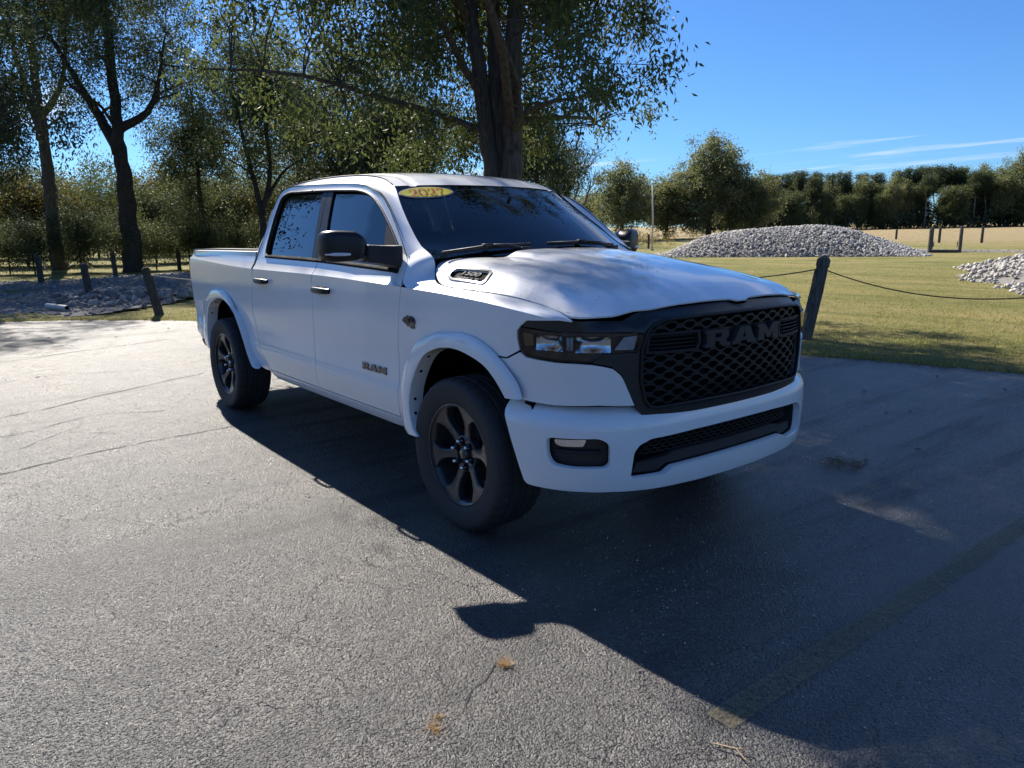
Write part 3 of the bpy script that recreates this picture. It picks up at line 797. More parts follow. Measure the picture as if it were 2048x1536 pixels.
# --- shrubs of the wood edge
SH = [build_tree(50 + k, 3.6, .05, (0, 0, 1.9, 1.7, 1.7, 1.7), 90, 12000, .12, .36, BARKD, (L_DARK, L_MID, L_YEL, L_MID)[k], None, .3, 6, .35, .01, .08) for k in range(4)]
rs = random.Random(77)
rowname = ('in the front row beside the gravel swale', 'in the middle row behind the tall trunks', 'in the far row at the back of the wood edge')
kinds = ('dark leafy shrub', 'green leafy shrub', 'yellow brown autumn shrub', 'mixed green and yellow shrub')
def shrub(k, x, y, s, row):
    put_tree(SH[k], 'shrub', kinds[k] + ' ' + rowname[row], 'shrub', (x, y), rs.uniform(0, 6.28), (s * rs.uniform(.9, 1.2), s * rs.uniform(.9, 1.2), s), kinds[k] + 's ' + rowname[row])
for row, (P0, P1, n, ks, s0, s1) in enumerate((((-36.5, -5.0), (-29.0, 15.0), 17, (0, 0, 0, 1), .55, .85), ((-46, -3.0), (-38.0, 22.0), 18, (0, 1, 2, 3), 1.0, 1.5), ((-62, -6.0), (-50.0, 36.0), 20, (1, 2, 3), 1.3, 2.0))):
    for i in range(n):
        p = Vector(P0).lerp(Vector(P1), i / (n - 1)); shrub(rs.choice(ks), p.x + rs.uniform(-.8, .8), p.y + rs.uniform(-.5, .5), rs.uniform(s0, s1), row)

# --- right side: round tree, its neighbours, far tree line
tR = build_tree(61, 11.5, .3, (0, 0, 5.8, 4.1, 4.1, 5.5), 420, 46000, .30, .55, BARKD, L_FAR, None, .3, 10, .6, .03, .06)
put_tree(tR, 'round_tree', 'big round leafy tree standing left of the far tree line', 'tree', (-45.6, 60.6), 0, (.98, .98, .84))
tS = build_tree(62, 7.6, .15, (0, 0, 4.0, 2.5, 2.5, 3.5), 200, 20000, .26, .48, BARKD, L_FAR, None, .3, 8, .5, .02, .1)
put_tree(tS, 'small_tree', 'smaller pointed tree behind the flagpole', 'tree', (-48.6, 51.2))
put_tree(tS, 'small_tree', 'broad low tree between the flagpole and the round tree', 'tree', (-48.4, 57.2), 1.5, (1.35, 1.35, .82))
put_tree(tS, 'small_tree', 'low dark tree at the end of the field beyond the truck', 'tree', (-76.0, 73.3), 2.5, (1.4, 1.4, .8))
put_tree(tS, 'small_tree', 'low tree just left of the smaller pointed tree', 'tree', (-55.0, 49.0), 3.3, (1.1, 1.1, .62))
put_tree(tS, 'small_tree', 'dark tree tucked against the right side of the round tree', 'tree', (-42.5, 63.5), 3.9, (1.0, 1.0, .85))
FT_ = [build_tree(70, 13, .16, (0, 0, 8.2, 1.9, 1.9, 5.6), 150, 10000, .40, .62, BARKP, L_FAR, None, .3, 7, .5, .03, .2),
       build_tree(71, 12, .15, (0, 0, 7.2, 2.1, 2.1, 5.6), 160, 11000, .40, .62, BARKD, L_FAR, None, .3, 7, .5, .03, .12),
       build_tree(72, 14, .17, (0, 0, 10.6, 2.2, 2.2, 2.8), 80, 6500, .36, .50, BARKP, L_PINE, None, .3, 8, .5, .03, .5),
       build_tree(73, 11, .14, (0, 0, 5.6, 2.4, 2.4, 5.6), 170, 12000, .40, .65, BARKD, L_MID, None, .3, 7, .5, .03, .08)]
fl_lab = [('tall pale trunked tree in the far tree line', 'pale trunked trees of the far tree line'), ('full leafy tree in the far tree line', 'full leafy trees of the far tree line'), ('pine with a high flat crown in the far tree line', 'pines of the far tree line'), ('leafy to the ground tree in the far tree line', 'low leafy trees of the far tree line')]
rs = random.Random(101)
Q0, Q1 = Vector((-68.0, 92.0)), Vector((-18.0, 150.0))
for row, (n, dd) in enumerate(((34, 0), (34, 4.0), (30, 8), (24, 13))):
    for i in range(n):
        t = (i + .5 * (row % 2)) / (n - 1); p = Q0.lerp(Q1, t) + Vector((-.757, .653)) * (dd + rs.uniform(-1.2, 1.2)) + (Q1 - Q0).normalized() * rs.uniform(-.9, .9)
        k = rs.choice((0, 1, 1, 3)) if t > .52 else rs.choice((1, 2, 2, 3))
        if row == 0 and rs.random() < .45: k = 3
        s = (.60 + .20 * min(1, max(0, t - .35) * 2.2) * (1 if k != 2 else .8)) * rs.uniform(.92, 1.08) * (1.04 if row else .9)
        put_tree(FT_[k], 'far_tree', fl_lab[k][0], 'tree', (p.x, p.y), rs.uniform(0, 6.28), (s * rs.uniform(.95, 1.2), s * rs.uniform(.95, 1.2), s), fl_lab[k][1])
# brush along the foot of the tree line
V = []; F = []; rg = np.random.default_rng(4); C = []
for i in range(420):
    t = rg.random(); p = Q0.lerp(Q1, float(t) * 1.05 - .02) + Vector((-.757, .653)) * float(rg.uniform(-1.5, 9)); C.append((p.x, p.y, H0(p.x, p.y) + float(rg.uniform(.2, 2.6))))
Vb, Fb = leaves_np(rg, np.array(C), 26000, .8, .45, .2, .5)
br_ = npmesh('brush', Vb, Fb, L_DARK); tag(br_, 'dark brush along the foot of the far tree line', None, None, 'stuff')
# weeds by the fence left of the round tree
C = [(x, y, H0(x, y) + .35) for x, y in [(-36 + rs.uniform(-6, 3), 40 + rs.uniform(-2, 4)) for _ in range(50)]]
Vb, Fb = leaves_np(rg, np.array(C), 2600, .45, .22, -.4, .2); wd = npmesh('weeds', Vb, Fb, L_YEL); tag(wd, 'dry weeds along the field fence', None, None, 'stuff')
# --- trees across the lot behind the viewer; they only show mirrored in glass and paint
put_tree(tA, 'woodland_tree', 'tall forked tree across the lot mirrored in the truck glass', 'tree', (-12, -34), 2.0)
put_tree(tD, 'woodland_tree', 'slender tree across the lot mirrored in the truck paint', 'tree', (6, -44), 1.0, (1.6, 1.6, 1.2))
put_tree(tF, 'woodland_tree', 'broad dark tree across the lot mirrored in the truck paint', 'tree', (24, -38), .4, (1.3, 1.3, 1.2))
put_tree(tE, 'woodland_tree', 'bushy tree across the lot mirrored in the truck bumper', 'tree', (46, -12), .9, (1.7, 1.7, 1.3))
put_tree(tF, 'woodland_tree', 'broad dark tree across the lot mirrored in the grille side lamps', 'tree', (52, 10), 2.4, (1.6, 1.4, 1.3))
rs = random.Random(7)
for i in range(16):
    a = R(200 + 150 * i / 15); d = rs.uniform(52, 60); s = rs.uniform(.8, 1.1)
    put_tree(FT_[(1, 3)[i % 2]], 'far_tree', 'tree in the row across the lot mirrored in the truck doors', 'tree', (math.cos(a) * d, math.sin(a) * d), rs.uniform(0, 6), (s * 1.3, s * 1.3, s), 'tree row across the lot')
# ------------------------------------------------------------------ the pickup truck (x forward, y left, z up, front axle at x=0)
PLAN = catmull([(.96, 0), (.952, -.28), (.926, -.545), (.858, -.745), (.762, -.867), (.63, -.94), (.45, -.975), (.2, -.99), (-.6, -.997), (-1.6, -1.0), (-2.7, -.998), (-3.7, -.988), (-4.7, -.962)], 16)
SL = [0]
for a, b in zip(PLAN, PLAN[1:]): SL.append(SL[-1] + math.dist(a, b))
def _tan(i):
    if i == 0: return (0, -1)
    a = PLAN[max(0, i - 1)]; b = PLAN[min(len(PLAN) - 1, i + 1)]; d = math.dist(a, b)
    return ((b[0] - a[0]) / d, (b[1] - a[1]) / d)
def plan(s):
    sg = 1
    if s < 0: s = -s; sg = -1
    s = min(s, SL[-1]); lo, hi = 0, len(SL) - 2
    while lo < hi:
        m = (lo + hi + 1) // 2
        if SL[m] <= s: lo = m
        else: hi = m - 1
    t = (s - SL[lo]) / (SL[lo + 1] - SL[lo]); a, b = PLAN[lo], PLAN[lo + 1]; ta, tb = _tan(lo), _tan(lo + 1)
    x = a[0] + (b[0] - a[0]) * t; y = a[1] + (b[1] - a[1]) * t; tx = ta[0] + (tb[0] - ta[0]) * t; ty = ta[1] + (tb[1] - ta[1]) * t
    q = math.hypot(tx, ty)
    return x, sg * y, -ty / q, sg * tx / q
def s_of_x(x):
    lo, hi = 0.0, SL[-1]
    for _ in range(40):
        m = (lo + hi) / 2
        if plan(m)[0] > x: lo = m
        else: hi = m
    return lo
DS = pchip([.40, .47, .56, .64, .70, .80, .95, 1.1, 1.25, 1.36], [-.075, -.040, -.020, -.010, -.018, -.020, -.008, -.001, 0, -.006])
def body(s, z, off=0.0):
    x, y, nx, ny = plan(s); d = DS(z) * ny * ny + off
    return (x + nx * d, y + ny * d, z)
def flat(off):
    def f(s, z):
        x, y, nx, ny = plan(s); return (x + nx * off, y + ny * off, z)
    return f
DB = pchip([.34, .365, .39, .43, .50, .62, .685, .715, .745, .766], [-.006, .002, .009, .015, .020, .024, .022, .010, -.022, -.060])
def bumper_surf(s, z):
    x, y, nx, ny = plan(s); d = DB(z)
    return (x + nx * d, y + ny * d, z)
HX = [-.5, -.1, .3, .6, .8, .93, 1.0]
HY = [0, .2, .37, .45, .6, .72, .82, .90, .98]
HZ = [[1.452, 1.450, 1.441, 1.405, 1.400, 1.388, 1.345, 1.265, 1.19],
      [1.428, 1.426, 1.416, 1.384, 1.378, 1.360, 1.315, 1.253, 1.19],
      [1.382, 1.380, 1.370, 1.345, 1.334, 1.310, 1.266, 1.232, 1.19],
      [1.332, 1.330, 1.319, 1.301, 1.286, 1.258, 1.214, 1.195, 1.17],
      [1.285, 1.283, 1.273, 1.262, 1.240, 1.184, 1.163, 1.154, 1.14],
      [1.232, 1.229, 1.213, 1.197, 1.146, 1.115, 1.10, 1.09, 1.08],
      [1.195, 1.192, 1.176, 1.160, 1.115, 1.085, 1.07, 1.06, 1.05]]
_rows = [pchip(HY, r_) for r_ in HZ]
def hood_surf(x, y):
    return (x, y, pchip(HX, [r_(abs(y)) for r_ in _rows])(x))
def SGf(z): return .952 - .36 * (z - 1.34) - .05 * max(0, z - 1.34) ** 2 - .35 * max(0, z - 1.76) ** 1.5
def SGx(x, z): return SGf(z) - .03 * min(1, max(0, (x + 1.15) / .45))
def side_glass(off):
    def f(x, z): return (x, -SGx(x, z) - off, z)
    return f

def dens(poly, h):
    out = []
    for a, b in zip(poly, poly[1:] + poly[:1]):
        n = max(1, int(math.ceil(math.dist(a, b) / h)))
        out += [(a[0] + (b[0] - a[0]) * k / n, a[1] + (b[1] - a[1]) * k / n) for k in range(n)]
    return out

def rnd(poly, r_, n=4):
    """round the corners of a closed 2-D polygon"""
    out = []; m = len(poly)
    for i in range(m):
        p, a, b = Vector(poly[i]), Vector(poly[i - 1]), Vector(poly[(i + 1) % m])
        da, db = (a - p), (b - p); k = min(r_, da.length * .45, db.length * .45)
        q0 = p + da.normalized() * k; q1 = p + db.normalized() * k
        for t in [j / n for j in range(n + 1)]:
            q = q0 * (1 - t) ** 2 + p * 2 * t * (1 - t) + q1 * t * t; out.append((q.x, q.y))
    return out

def panel(name, outer, surf, mat, parent, h=.035, th=.012, holes=(), hole_th=None, hint=None, flip=False):
    """a curved sheet-metal panel: a 2-D outline (with holes) laid on a surface, edges turned in by th"""
    loops = [dens(list(outer), h)] + [dens(list(q), h) for q in holes]
    pts = []; edges = []
    for lp in loops:
        b = len(pts); pts += lp; edges += [(b + i, b + (i + 1) % len(lp)) for i in range(len(lp))]
    us = [p[0] for p in loops[0]]; vs = [p[1] for p in loops[0]]
    bp = np.array(pts)
    nu = int((max(us) - min(us)) / h) + 1; nv = int((max(vs) - min(vs)) / h) + 1
    for i in range(nu + 1):
        for j in range(nv + 1):
            p = (min(us) + h * (i + .5 * (j % 2)), min(vs) + h * j)
            if pip(p, loops[0]) and not any(pip(p, q) for q in loops[1:]):
                if ((bp - p) ** 2).sum(1).min() > (.55 * h) ** 2: pts.append(p)
    vv, ee, ff, *_ = geometry.delaunay_2d_cdt([Vector(p) for p in pts], edges, [], 0, 1e-6)
    F = []
    for t in ff:
        c = (sum(vv[i].x for i in t) / 3, sum(vv[i].y for i in t) / 3)
        a_, b_, c_ = (vv[i] for i in t); ar = abs((b_ - a_).cross(c_ - a_)); lm = max((b_ - a_).length, (c_ - b_).length, (a_ - c_).length)
        if ar / lm < h * .003: continue
        if pip(c, loops[0]) and not any(pip(c, q) for q in loops[1:]): F.append(tuple(t))
    V = []; N_ = []; e = 1e-3
    q0, q1 = surf(.01, .6), surf(.02, .6)          # surfaces measured round the body run clockwise: turn their normals out
    if abs(q0[0] - .96) < .2 and abs(q0[1]) < .15 and q1[1] < q0[1]: flip = not flip
    for p in vv:
        q = Vector(surf(p.x, p.y)); du = Vector(surf(p.x + e, p.y)) - Vector(surf(p.x - e, p.y)); dv = Vector(surf(p.x, p.y + e)) - Vector(surf(p.x, p.y - e))
        n = du.cross(dv).normalized()
        if flip: n = -n
        V.append(q); N_.append(n)
    # face winding to agree with the normals
    F2 = []
    for t in F:
        a, b, c = (V[i] for i in t)
        F2.append(t if (b - a).cross(c - a).dot(N_[t[0]]) > 0 else t[::-1])
    F = F2
    nb = len(V)
    # turned-in rim
    cnt = {}
    for t in F:
        for a, b in zip(t, t[1:] + t[:1]): cnt[(a, b)] = 1
    bd = [(a, b) for (a, b) in cnt if (b, a) not in cnt]
    idx = {}; nm = list(N_)
    outl = {}
    for a, b in bd:
        ed = (V[b] - V[a]).normalized(); o_ = ed.cross(N_[a])
        for k in (a, b): outl.setdefault(k, Vector()); outl[k] += o_
    for k in outl:
        o_ = outl[k].normalized() if outl[k].length > 1e-6 else N_[k]
        idx[k] = len(V); V.append(V[k].copy()); nm.append((o_ + N_[k] * .4).normalized())
        V.append(V[k] - N_[k] * th); nm.append(o_)
    for a, b in bd: F.append((idx[b], idx[a], idx[a] + 1, idx[b] + 1))
    return mesh(name, V, F, mat, parent, True, nm)

def loft(name, curves, mat, parent, flipn=False, bulge=0.0, rows=6, close_th=0.0):
    """surface through matched polylines; extra bulge between first and last"""
    m = len(curves); n = len(curves[0]); V = []
    C = [[Vector(p) for p in c] for c in curves]
    if m == 2 and rows > 2:
        nr = []
        for i in range(n):
            t = C[0][min(n - 1, i + 1)] - C[0][max(0, i - 1)]; w = C[1][i] - C[0][i]; q = t.cross(w)
            nr.append(q.normalized() if q.length > 1e-9 else Vector((0, 0, 1)))
        C = [[C[0][i].lerp(C[1][i], k / (rows - 1)) + nr[i] * (bulge * (1 if not flipn else -1) * 4 * (k / (rows - 1)) * (1 - k / (rows - 1))) for i in range(n)] for k in range(rows)]
        m = rows
    for c in C: V += c
    F = []
    for k in range(m - 1):
        for i in range(n - 1):
            q = (k * n + i, k * n + i + 1, (k + 1) * n + i + 1, (k + 1) * n + i)
            F.append(q[::-1] if flipn else q)
    return mesh(name, V, F, mat, parent, True)

def join(name, objs, parent=None):
    """merge helper meshes of one part into one mesh object"""
    mats = []; V = []; F = []; MI = []; NR = []
    me = bpy.data.meshes.new(name)
    for o in objs:
        b = len(V); d = o.data
        for m_ in d.materials:
            if m_ not in mats: mats.append(m_)
        V += [tuple(v.co) for v in d.vertices]
        F += [tuple(i + b for i in p.vertices) for p in d.polygons]
        MI += [mats.index(d.materials[p.material_index]) for p in d.polygons]
        vn = [(0, 0, 1)] * len(d.vertices)
        for l, cn_ in zip(d.loops, d.corner_normals): vn[l.vertex_index] = tuple(cn_.vector)
        NR += vn
    me.from_pydata(V, [], F); me.update()
    for m_ in mats: me.materials.append(m_)
    me.polygons.foreach_set('material_index', MI)
    me.polygons.foreach_set('use_smooth', [True] * len(F))
    me.normals_split_custom_set_from_vertices(NR)
    par = objs[0].parent
    for o in objs: bpy.data.objects.remove(o)
    r_ = bpy.data.objects.new(name, me); COL.objects.link(r_); r_.parent = parent or par
    return r_

def textmesh(name, body_, size, extrude, mat, parent, matrix, offset=0.0, sx=1.0):
    cu = bpy.data.curves.new(name, 'FONT'); cu.body = body_; cu.size = size; cu.extrude = extrude; cu.align_x = 'CENTER'; cu.align_y = 'CENTER'; cu.offset = offset
    cu.resolution_u = 3
    t = bpy.data.objects.new(name, cu); COL.objects.link(t)
    dg = bpy.context.evaluated_depsgraph_get(); me = bpy.data.meshes.new_from_object(t.evaluated_get(dg))
    bpy.data.objects.remove(t)
    o = bpy.data.objects.new(name, me); COL.objects.link(o)
    me.transform(matrix @ Matrix.Diagonal((sx, 1, 1, 1)))
    me.materials.clear(); me.materials.append(mat); o.parent = parent
    return o

def frame(o, xdir, ydir):
    x = Vector(xdir).normalized(); z = x.cross(Vector(ydir)).normalized(); y = z.cross(x)
    return Matrix(((x.x, y.x, z.x, o[0]), (x.y, y.y, z.y, o[1]), (x.z, y.z, z.z, o[2]), (0, 0, 0, 1)))

GLYPH = {
    'R': ([(0, 0), (0, .22), (.07, .22), (.07, .78), (0, .78), (0, 1), (.78, 1), (1, .84), (1, .52), (.84, .40), (.97, .2), (1.06, .2), (1.06, 0), (.70, 0), (.54, .34), (.40, .34), (.40, 0)], [[(.40, .54), (.40, .78), (.66, .78), (.68, .72), (.68, .58), (.64, .54)]], 1.10),
    'A': ([(0, 0), (.05, .2), (.10, .2), (.36, 1), (.86, 1), (1.12, .2), (1.2, .2), (1.22, 0), (.76, 0), (.71, .18), (.46, .18), (.41, 0)], [[(.52, .38), (.66, .38), (.60, .70), (.58, .70)]], 1.24),
    'M': ([(0, 0), (0, .2), (.06, .2), (.06, .8), (0, .8), (0, 1), (.40, 1), (.64, .52), (.88, 1), (1.28, 1), (1.28, .8), (1.22, .8), (1.22, .2), (1.28, .2), (1.28, 0), (.90, 0), (.90, .48), (.72, .12), (.56, .12), (.38, .48), (.38, 0)], [], 1.28)}

def letters(word, surf, u0, v0, h, wscale, mat, parent, name='letter', th=.012, du=1):
    x = 0; out = []
    for ch in word:
        o_, hs, w = GLYPH[ch]
        f = lambda p: (u0 + du * (x + p[0]) * h * wscale, v0 + p[1] * h)
        out.append(panel(name, [f(p) for p in o_], surf, mat, parent, h * .3, th, [[f(p) for p in q] for q in hs]))
        x += w + .06
    return out

# ---- paints and trims
def paintmat():
    m, nt, N, L, out = newmat('white_paint')
    b = N.new('ShaderNodeBsdfPrincipled'); L.new(b.outputs[0], out.inputs[0])
    vec = objcoord(nt)
    n = noise(nt, 3.5, 5, 0.6, vec)
    n2 = noise(nt, 900, 2, 0.5, vec)
    c = ramp(nt, n.outputs['Fac'], [(0.3, (.80, .81, .825)), (0.7, (.84, .845, .85))]); L.new(c.outputs[0], b.inputs['Base Color'])
    b.inputs['Roughness'].default_value = .42; b.inputs['Coat Weight'].default_value = 1.0
    L.new(maprange(nt, n.outputs['Fac'], .3, .75, .012, .045), b.inputs['Coat Roughness'])
    bn = N.new('ShaderNodeBump'); bn.inputs['Strength'].default_value = .012; bn.inputs['Distance'].default_value = .002
    L.new(n2.outputs['Fac'], bn.inputs['Height']); L.new(bn.outputs[0], b.inputs['Coat Normal'])
    return m
PAINT = paintmat()
GBLACK = solid('gloss_black_trim', (.012, .012, .014), .25, coat=.8, var=.2)
SATIN = solid('satin_black_trim', (.016, .017, .019), .38, var=.25, bump=.05, bscale=500)
PLASTIC = solid('black_plastic', (.022, .022, .024), .62, var=.2, bump=.12, bscale=700)
GRILLEM = solid('grille_black', (.014, .014, .016), .50, var=.15, spec=.3)
LETTERM = solid('badge_dark_grey', (.032, .032, .035), .48, var=.1, spec=.3)
BADGEM = solid('badge_matte_grey', (.10, .10, .105), .7, var=.1, spec=.2)
VOIDM = solid('dark_cavity', (.006, .006, .007), .9, var=.2, spec=.1)
MIRB = solid('mirror_shell_black', (.014, .015, .017), .34, var=.15, spec=.35)
MATTE = solid('matte_black', (.012, .012, .013), .85, var=.2, spec=.12)
RUBBER = solid('tyre_rubber', (.028, .028, .030), .72, var=.25, scale=60, bump=.15, bscale=300)
RIMM = solid('dark_wheel_paint', (.030, .031, .034), .30, coat=.35, var=.15)
CHROME = solid('bright_metal', (.82, .82, .84), .12, metal=1.0, var=.05)
REFLECT = solid('lamp_reflector', (.92, .93, .95), .16, metal=1.0, var=.06, scale=60)
AMBER = solid('amber_reflector', (.40, .20, .10), .35, coat=.5, var=.15, scale=60)
REDL = solid('red_lens', (.10, .006, .008), .15, coat=1.0, var=.25)
DRL = solid('white_light_guide', (.70, .70, .74), .25, coat=.6, var=.1)
INTER = solid('dark_interior', (.030, .031, .034), .75, var=.3, bump=.1)
LINER = solid('headliner_grey', (.16, .165, .17), .9, var=.15)
G_WS = glass('windshield_glass', (.62, .67, .67), 1.5)
G_SIDE = glass('side_window_glass', (.30, .36, .37), 1.9)
G_REAR = glass('privacy_glass', (.035, .04, .042), 1.9)
G_LAMP = glass('lamp_lens', (.80, .82, .84), 1.2)

T = thing('pickup_truck', 'white crew cab pickup truck with black grille parked on the asphalt', 'pickup truck')

zc = pchip([-4.7, -4.55, -2.85, -1.68, -.5, .157, .489, .655, .80], [1.317, 1.315, 1.27, 1.267, 1.243, 1.216, 1.185, 1.162, 1.14])
def crease(xa, xb, n=14):
    return [(s_of_x(xa + (xb - xa) * i / (n - 1)), zc(xa + (xb - xa) * i / (n - 1))) for i in range(n)]
sw = s_of_x(0.0); swr = s_of_x(-3.672)

ARF_IN = catmull([(-.33, .44), (-.37, .47), (-.407, .55), (-.405, .65), (-.365, .754), (-.257, .889), (-.147, .942), (-.04, .964), (.06, .966), (.153, .952), (.29, .909), (.38, .838), (.427, .782)], 5)
ARF_OUT = catmull([(-.47, .43), (-.505, .455), (-.519, .53), (-.521, .70), (-.47, .83), (-.383, .938), (-.208, 1.015), (-.021, 1.044), (.149, 1.041), (.303, .99), (.408, .92), (.482, .847), (.508, .784)], 5)
ARR_IN = catmull([(-4.02, .50), (-4.06, .56), (-4.065, .66), (-4.035, .767), (-3.964, .887), (-3.83, .955), (-3.70, .985), (-3.541, .991), (-3.42, .97), (-3.30, .925), (-3.179, .84), (-3.08, .73), (-2.99, .60), (-2.93, .53), (-2.88, .49)], 5)
ARR_OUT = catmull([(-4.22, .52), (-4.25, .58), (-4.25, .66), (-4.23, .80), (-4.165, .939), (-4.0, 1.03), (-3.82, 1.067), (-3.636, 1.074), (-3.50, 1.05), (-3.36, .985), (-3.24, .88), (-3.13, .755), (-3.02, .62), (-2.94, .53), (-2.82, .475)], 5)
def arch_cut(i_, o_, n=40, f=.45):
    a = resample(i_, n); b = resample(o_, n)
    return [(s_of_x(p[0] + (q[0] - p[0]) * f), p[1] + (q[1] - p[1]) * f) for p, q in zip(a, b)]

def mirrored(o, parent=None): return mirror_copy(o, parent)

# ---- fender (lower sheet + shoulder strip in one mesh)
cf = arch_cut(ARF_IN, ARF_OUT)         # rear-bottom -> front
fen = [(2.319, .43)] + [(2.312, .55), (2.293, .683), (2.282, .886), (2.255, 1.03), (2.223, 1.171), (2.206, zc(-.499))] + crease(-.48, .70)[:] \
      + [(1.165, 1.146), (1.208, 1.117), (1.228, 1.094), (1.227, 1.057), (1.214, 1.008), (1.30, .966), (cf[-9][0] - .0, cf[-9][1])] + cf[:-9][::-1] + [(2.235, .425)]
FC = [(.745, -.884, 1.149), (.715, -.903, 1.153), (.655, -.931, 1.162), (.489, -.970, 1.185), (.157, -.991, 1.216), (-.2, -.994, 1.232), (-.36, -.9965, 1.238), (-.44, -.997, 1.242), (-.492, -.990, 1.272), (-.535, -.945, 1.34), (-.583, -.895, 1.404)]
FT = [(.745, -.880, 1.156), (.72, -.888, 1.168), (.66, -.886, 1.189), (.516, -.882, 1.212), (.23, -.892, 1.239), (-.223, -.903, 1.257), (-.337, -.878, 1.276), (-.425, -.826, 1.315), (-.445, -.812, 1.355), (-.455, -.814, 1.392), (-.59, -.800, 1.453)]
for side in (0,):
    lo = panel('fender_lower', fen, body, PAINT, T, .035, .012)
    up = loft('fender_top', [catmull(FC, 8), catmull(FT, 8)], PAINT, T, True, .006)
    fender = join('front_fender', [lo, up])
fl = mirrored(fender)

# ---- doors
fd = [(2.327, .490), (2.300, .683), (2.289, .886), (2.262, 1.03), (2.230, 1.171), (2.213, zc(-.506))] + crease(-.53, -1.668)[0:] + [(3.381, 1.20), (3.389, 1.10), (3.438, .787), (3.428, .56), (3.418, .490)]
rd = [(3.4245, .490), (3.4345, .56), (3.4445, .787), (3.3955, 1.10), (3.3875, 1.20)] + crease(-1.682, -2.79) + [(4.517, 1.20), (4.588, .94), (4.560, .783), (4.495, .66), (4.421, .577), (4.355, .490)]
BELT = pchip([-2.9, -2.53, -1.65, -.75, -.50], [1.362, 1.357, 1.346, 1.316, 1.300])
def belt_strip(xa, xb, n=16):
    c = []; t = []
    for i in range(n):
        x = xa + (xb - xa) * i / (n - 1); p = body(s_of_x(x), zc(x)); c.append(p); zb = BELT(x); t.append((x, -SGx(x, zb) - .004, zb))
    return c, t
c1, t1 = belt_strip(-.512, -1.671); front_door = join('front_door', [panel('fd', fd, body, PAINT, T, .035, .014), loft('fdt', [c1, t1], PAINT, T, False, .007), loft('fdc', [catmull([(-.508, -.9965, 1.246), (-.531, -.955, 1.325), (-.584, -.898, 1.402)], 5), catmull([(-.60, -.985, 1.270), (-.64, -.922, 1.345), (-.70, -.89, 1.43)], 5)], PAINT, T, False, .004)])
c2, t2 = belt_strip(-1.679, -2.80); rear_door = join('rear_door', [panel('rd', rd, body, PAINT, T, .035, .014), loft('rdt', [c2, t2], PAINT, T, False, .007)])
skin = panel('gap_backing', [(2.16, .47), (2.16, 1.20), (2.30, 1.24), (4.62, 1.26), (4.66, .95), (4.60, .75), (4.50, .60), (4.40, .47)], lambda s, z: body(s, z, -.022), VOIDM, T, .12, .004); mirrored(skin)  # near-black sheet behind the doors, the shade of the gaps put in its colour
front_door_l = mirrored(front_door); rear_door_l = mirrored(rear_door)

# ---- window frames of the doors and the roof rail: matched curves from the A-pillar foot over the roof to the C-pillar foot
WC = [(-.572, 1.315), (-.702, 1.443), (-.890, 1.592), (-1.052, 1.699), (-1.191, 1.762), (-1.365, 1.797), (-1.60, 1.812), (-1.94, 1.826), (-2.36, 1.835), (-2.58, 1.834), (-2.66, 1.80), (-2.675, 1.70), (-2.665, 1.47), (-2.645, 1.395), (-2.60, 1.366)]
DC = [(-.585, 1.406), (-.774, 1.561), (-.949, 1.696), (-1.062, 1.763), (-1.201, 1.805), (-1.361, 1.838), (-1.60, 1.858), (-1.94, 1.872), (-2.36, 1.884), (-2.62, 1.880), (-2.735, 1.838), (-2.765, 1.72), (-2.79, 1.50), (-2.805, 1.40), (-2.81, 1.355)]
AC = [(-.455, -.815, 1.392), (-.612, -.797, 1.462), (-.778, -.767, 1.575), (-.952, -.72, 1.697), (-1.118, -.668, 1.818), (-1.27, -.652, 1.872), (-1.5, -.645, 1.905), (-1.95, -.64, 1.925), (-2.42, -.64, 1.922), (-2.72, -.648, 1.905), (-2.855, -.675, 1.865), (-2.875, -.775, 1.72), (-2.873, -.86, 1.52), (-2.87, -.915, 1.42), (-2.868, -.94, 1.36)]
Wc3 = catmull([(x, -SGx(x, z) - .004, z) for x, z in WC], 8)
Dc3 = catmull([(x, -SGx(x, z) - .006, z) for x, z in DC], 8)
Ac3 = catmull(AC, 8)
lp = lambda A_, B_, f, o_=0.0: [tuple(a + (b - a) * f + (o_ if k == 1 else 0) for k, (a, b) in enumerate(zip(p, q))) for p, q in zip(A_, B_)]
cab = loft('cab_frame', [Ac3, Dc3], PAINT, T, True, .012)
# dark reveal in the shut line between rail and door frame
rev = loft('door_seal', [lp(Dc3, Wc3, -.02, .010), lp(Dc3, Wc3, .16, .014)], VOIDM, T, True, 0, 3)
split = 8 * 7 + 3
def fr_piece(i0, i1, nm, par):
    return loft(nm, [lp(Dc3, Wc3, .10)[i0:i1], lp(Dc3, Wc3, .98)[i0:i1]], PAINT, par, True, .006)
f1 = fr_piece(0, split + 1, 'window_frame', front_door); f2 = fr_piece(split, len(Dc3), 'window_frame', rear_door)
def seal_piece(i0, i1, par):
    b = MB(); b.tube(lp(Dc3, Wc3, 1.02)[i0:i1], .0085, 6); return b.obj('window_seal', PLASTIC, par)
w1 = seal_piece(0, split + 1, front_door); w2 = seal_piece(split, len(Dc3), rear_door)
for o_, par in ((cab, T), (rev, T), (f1, front_door_l), (f2, rear_door_l), (w1, front_door_l), (w2, rear_door_l)): mirrored(o_, par)
# foot of the cab behind the rear door
cc = [(-2.80, -SGf(1.36) - .004, 1.36), (-2.80, -.999, 1.272)]; 
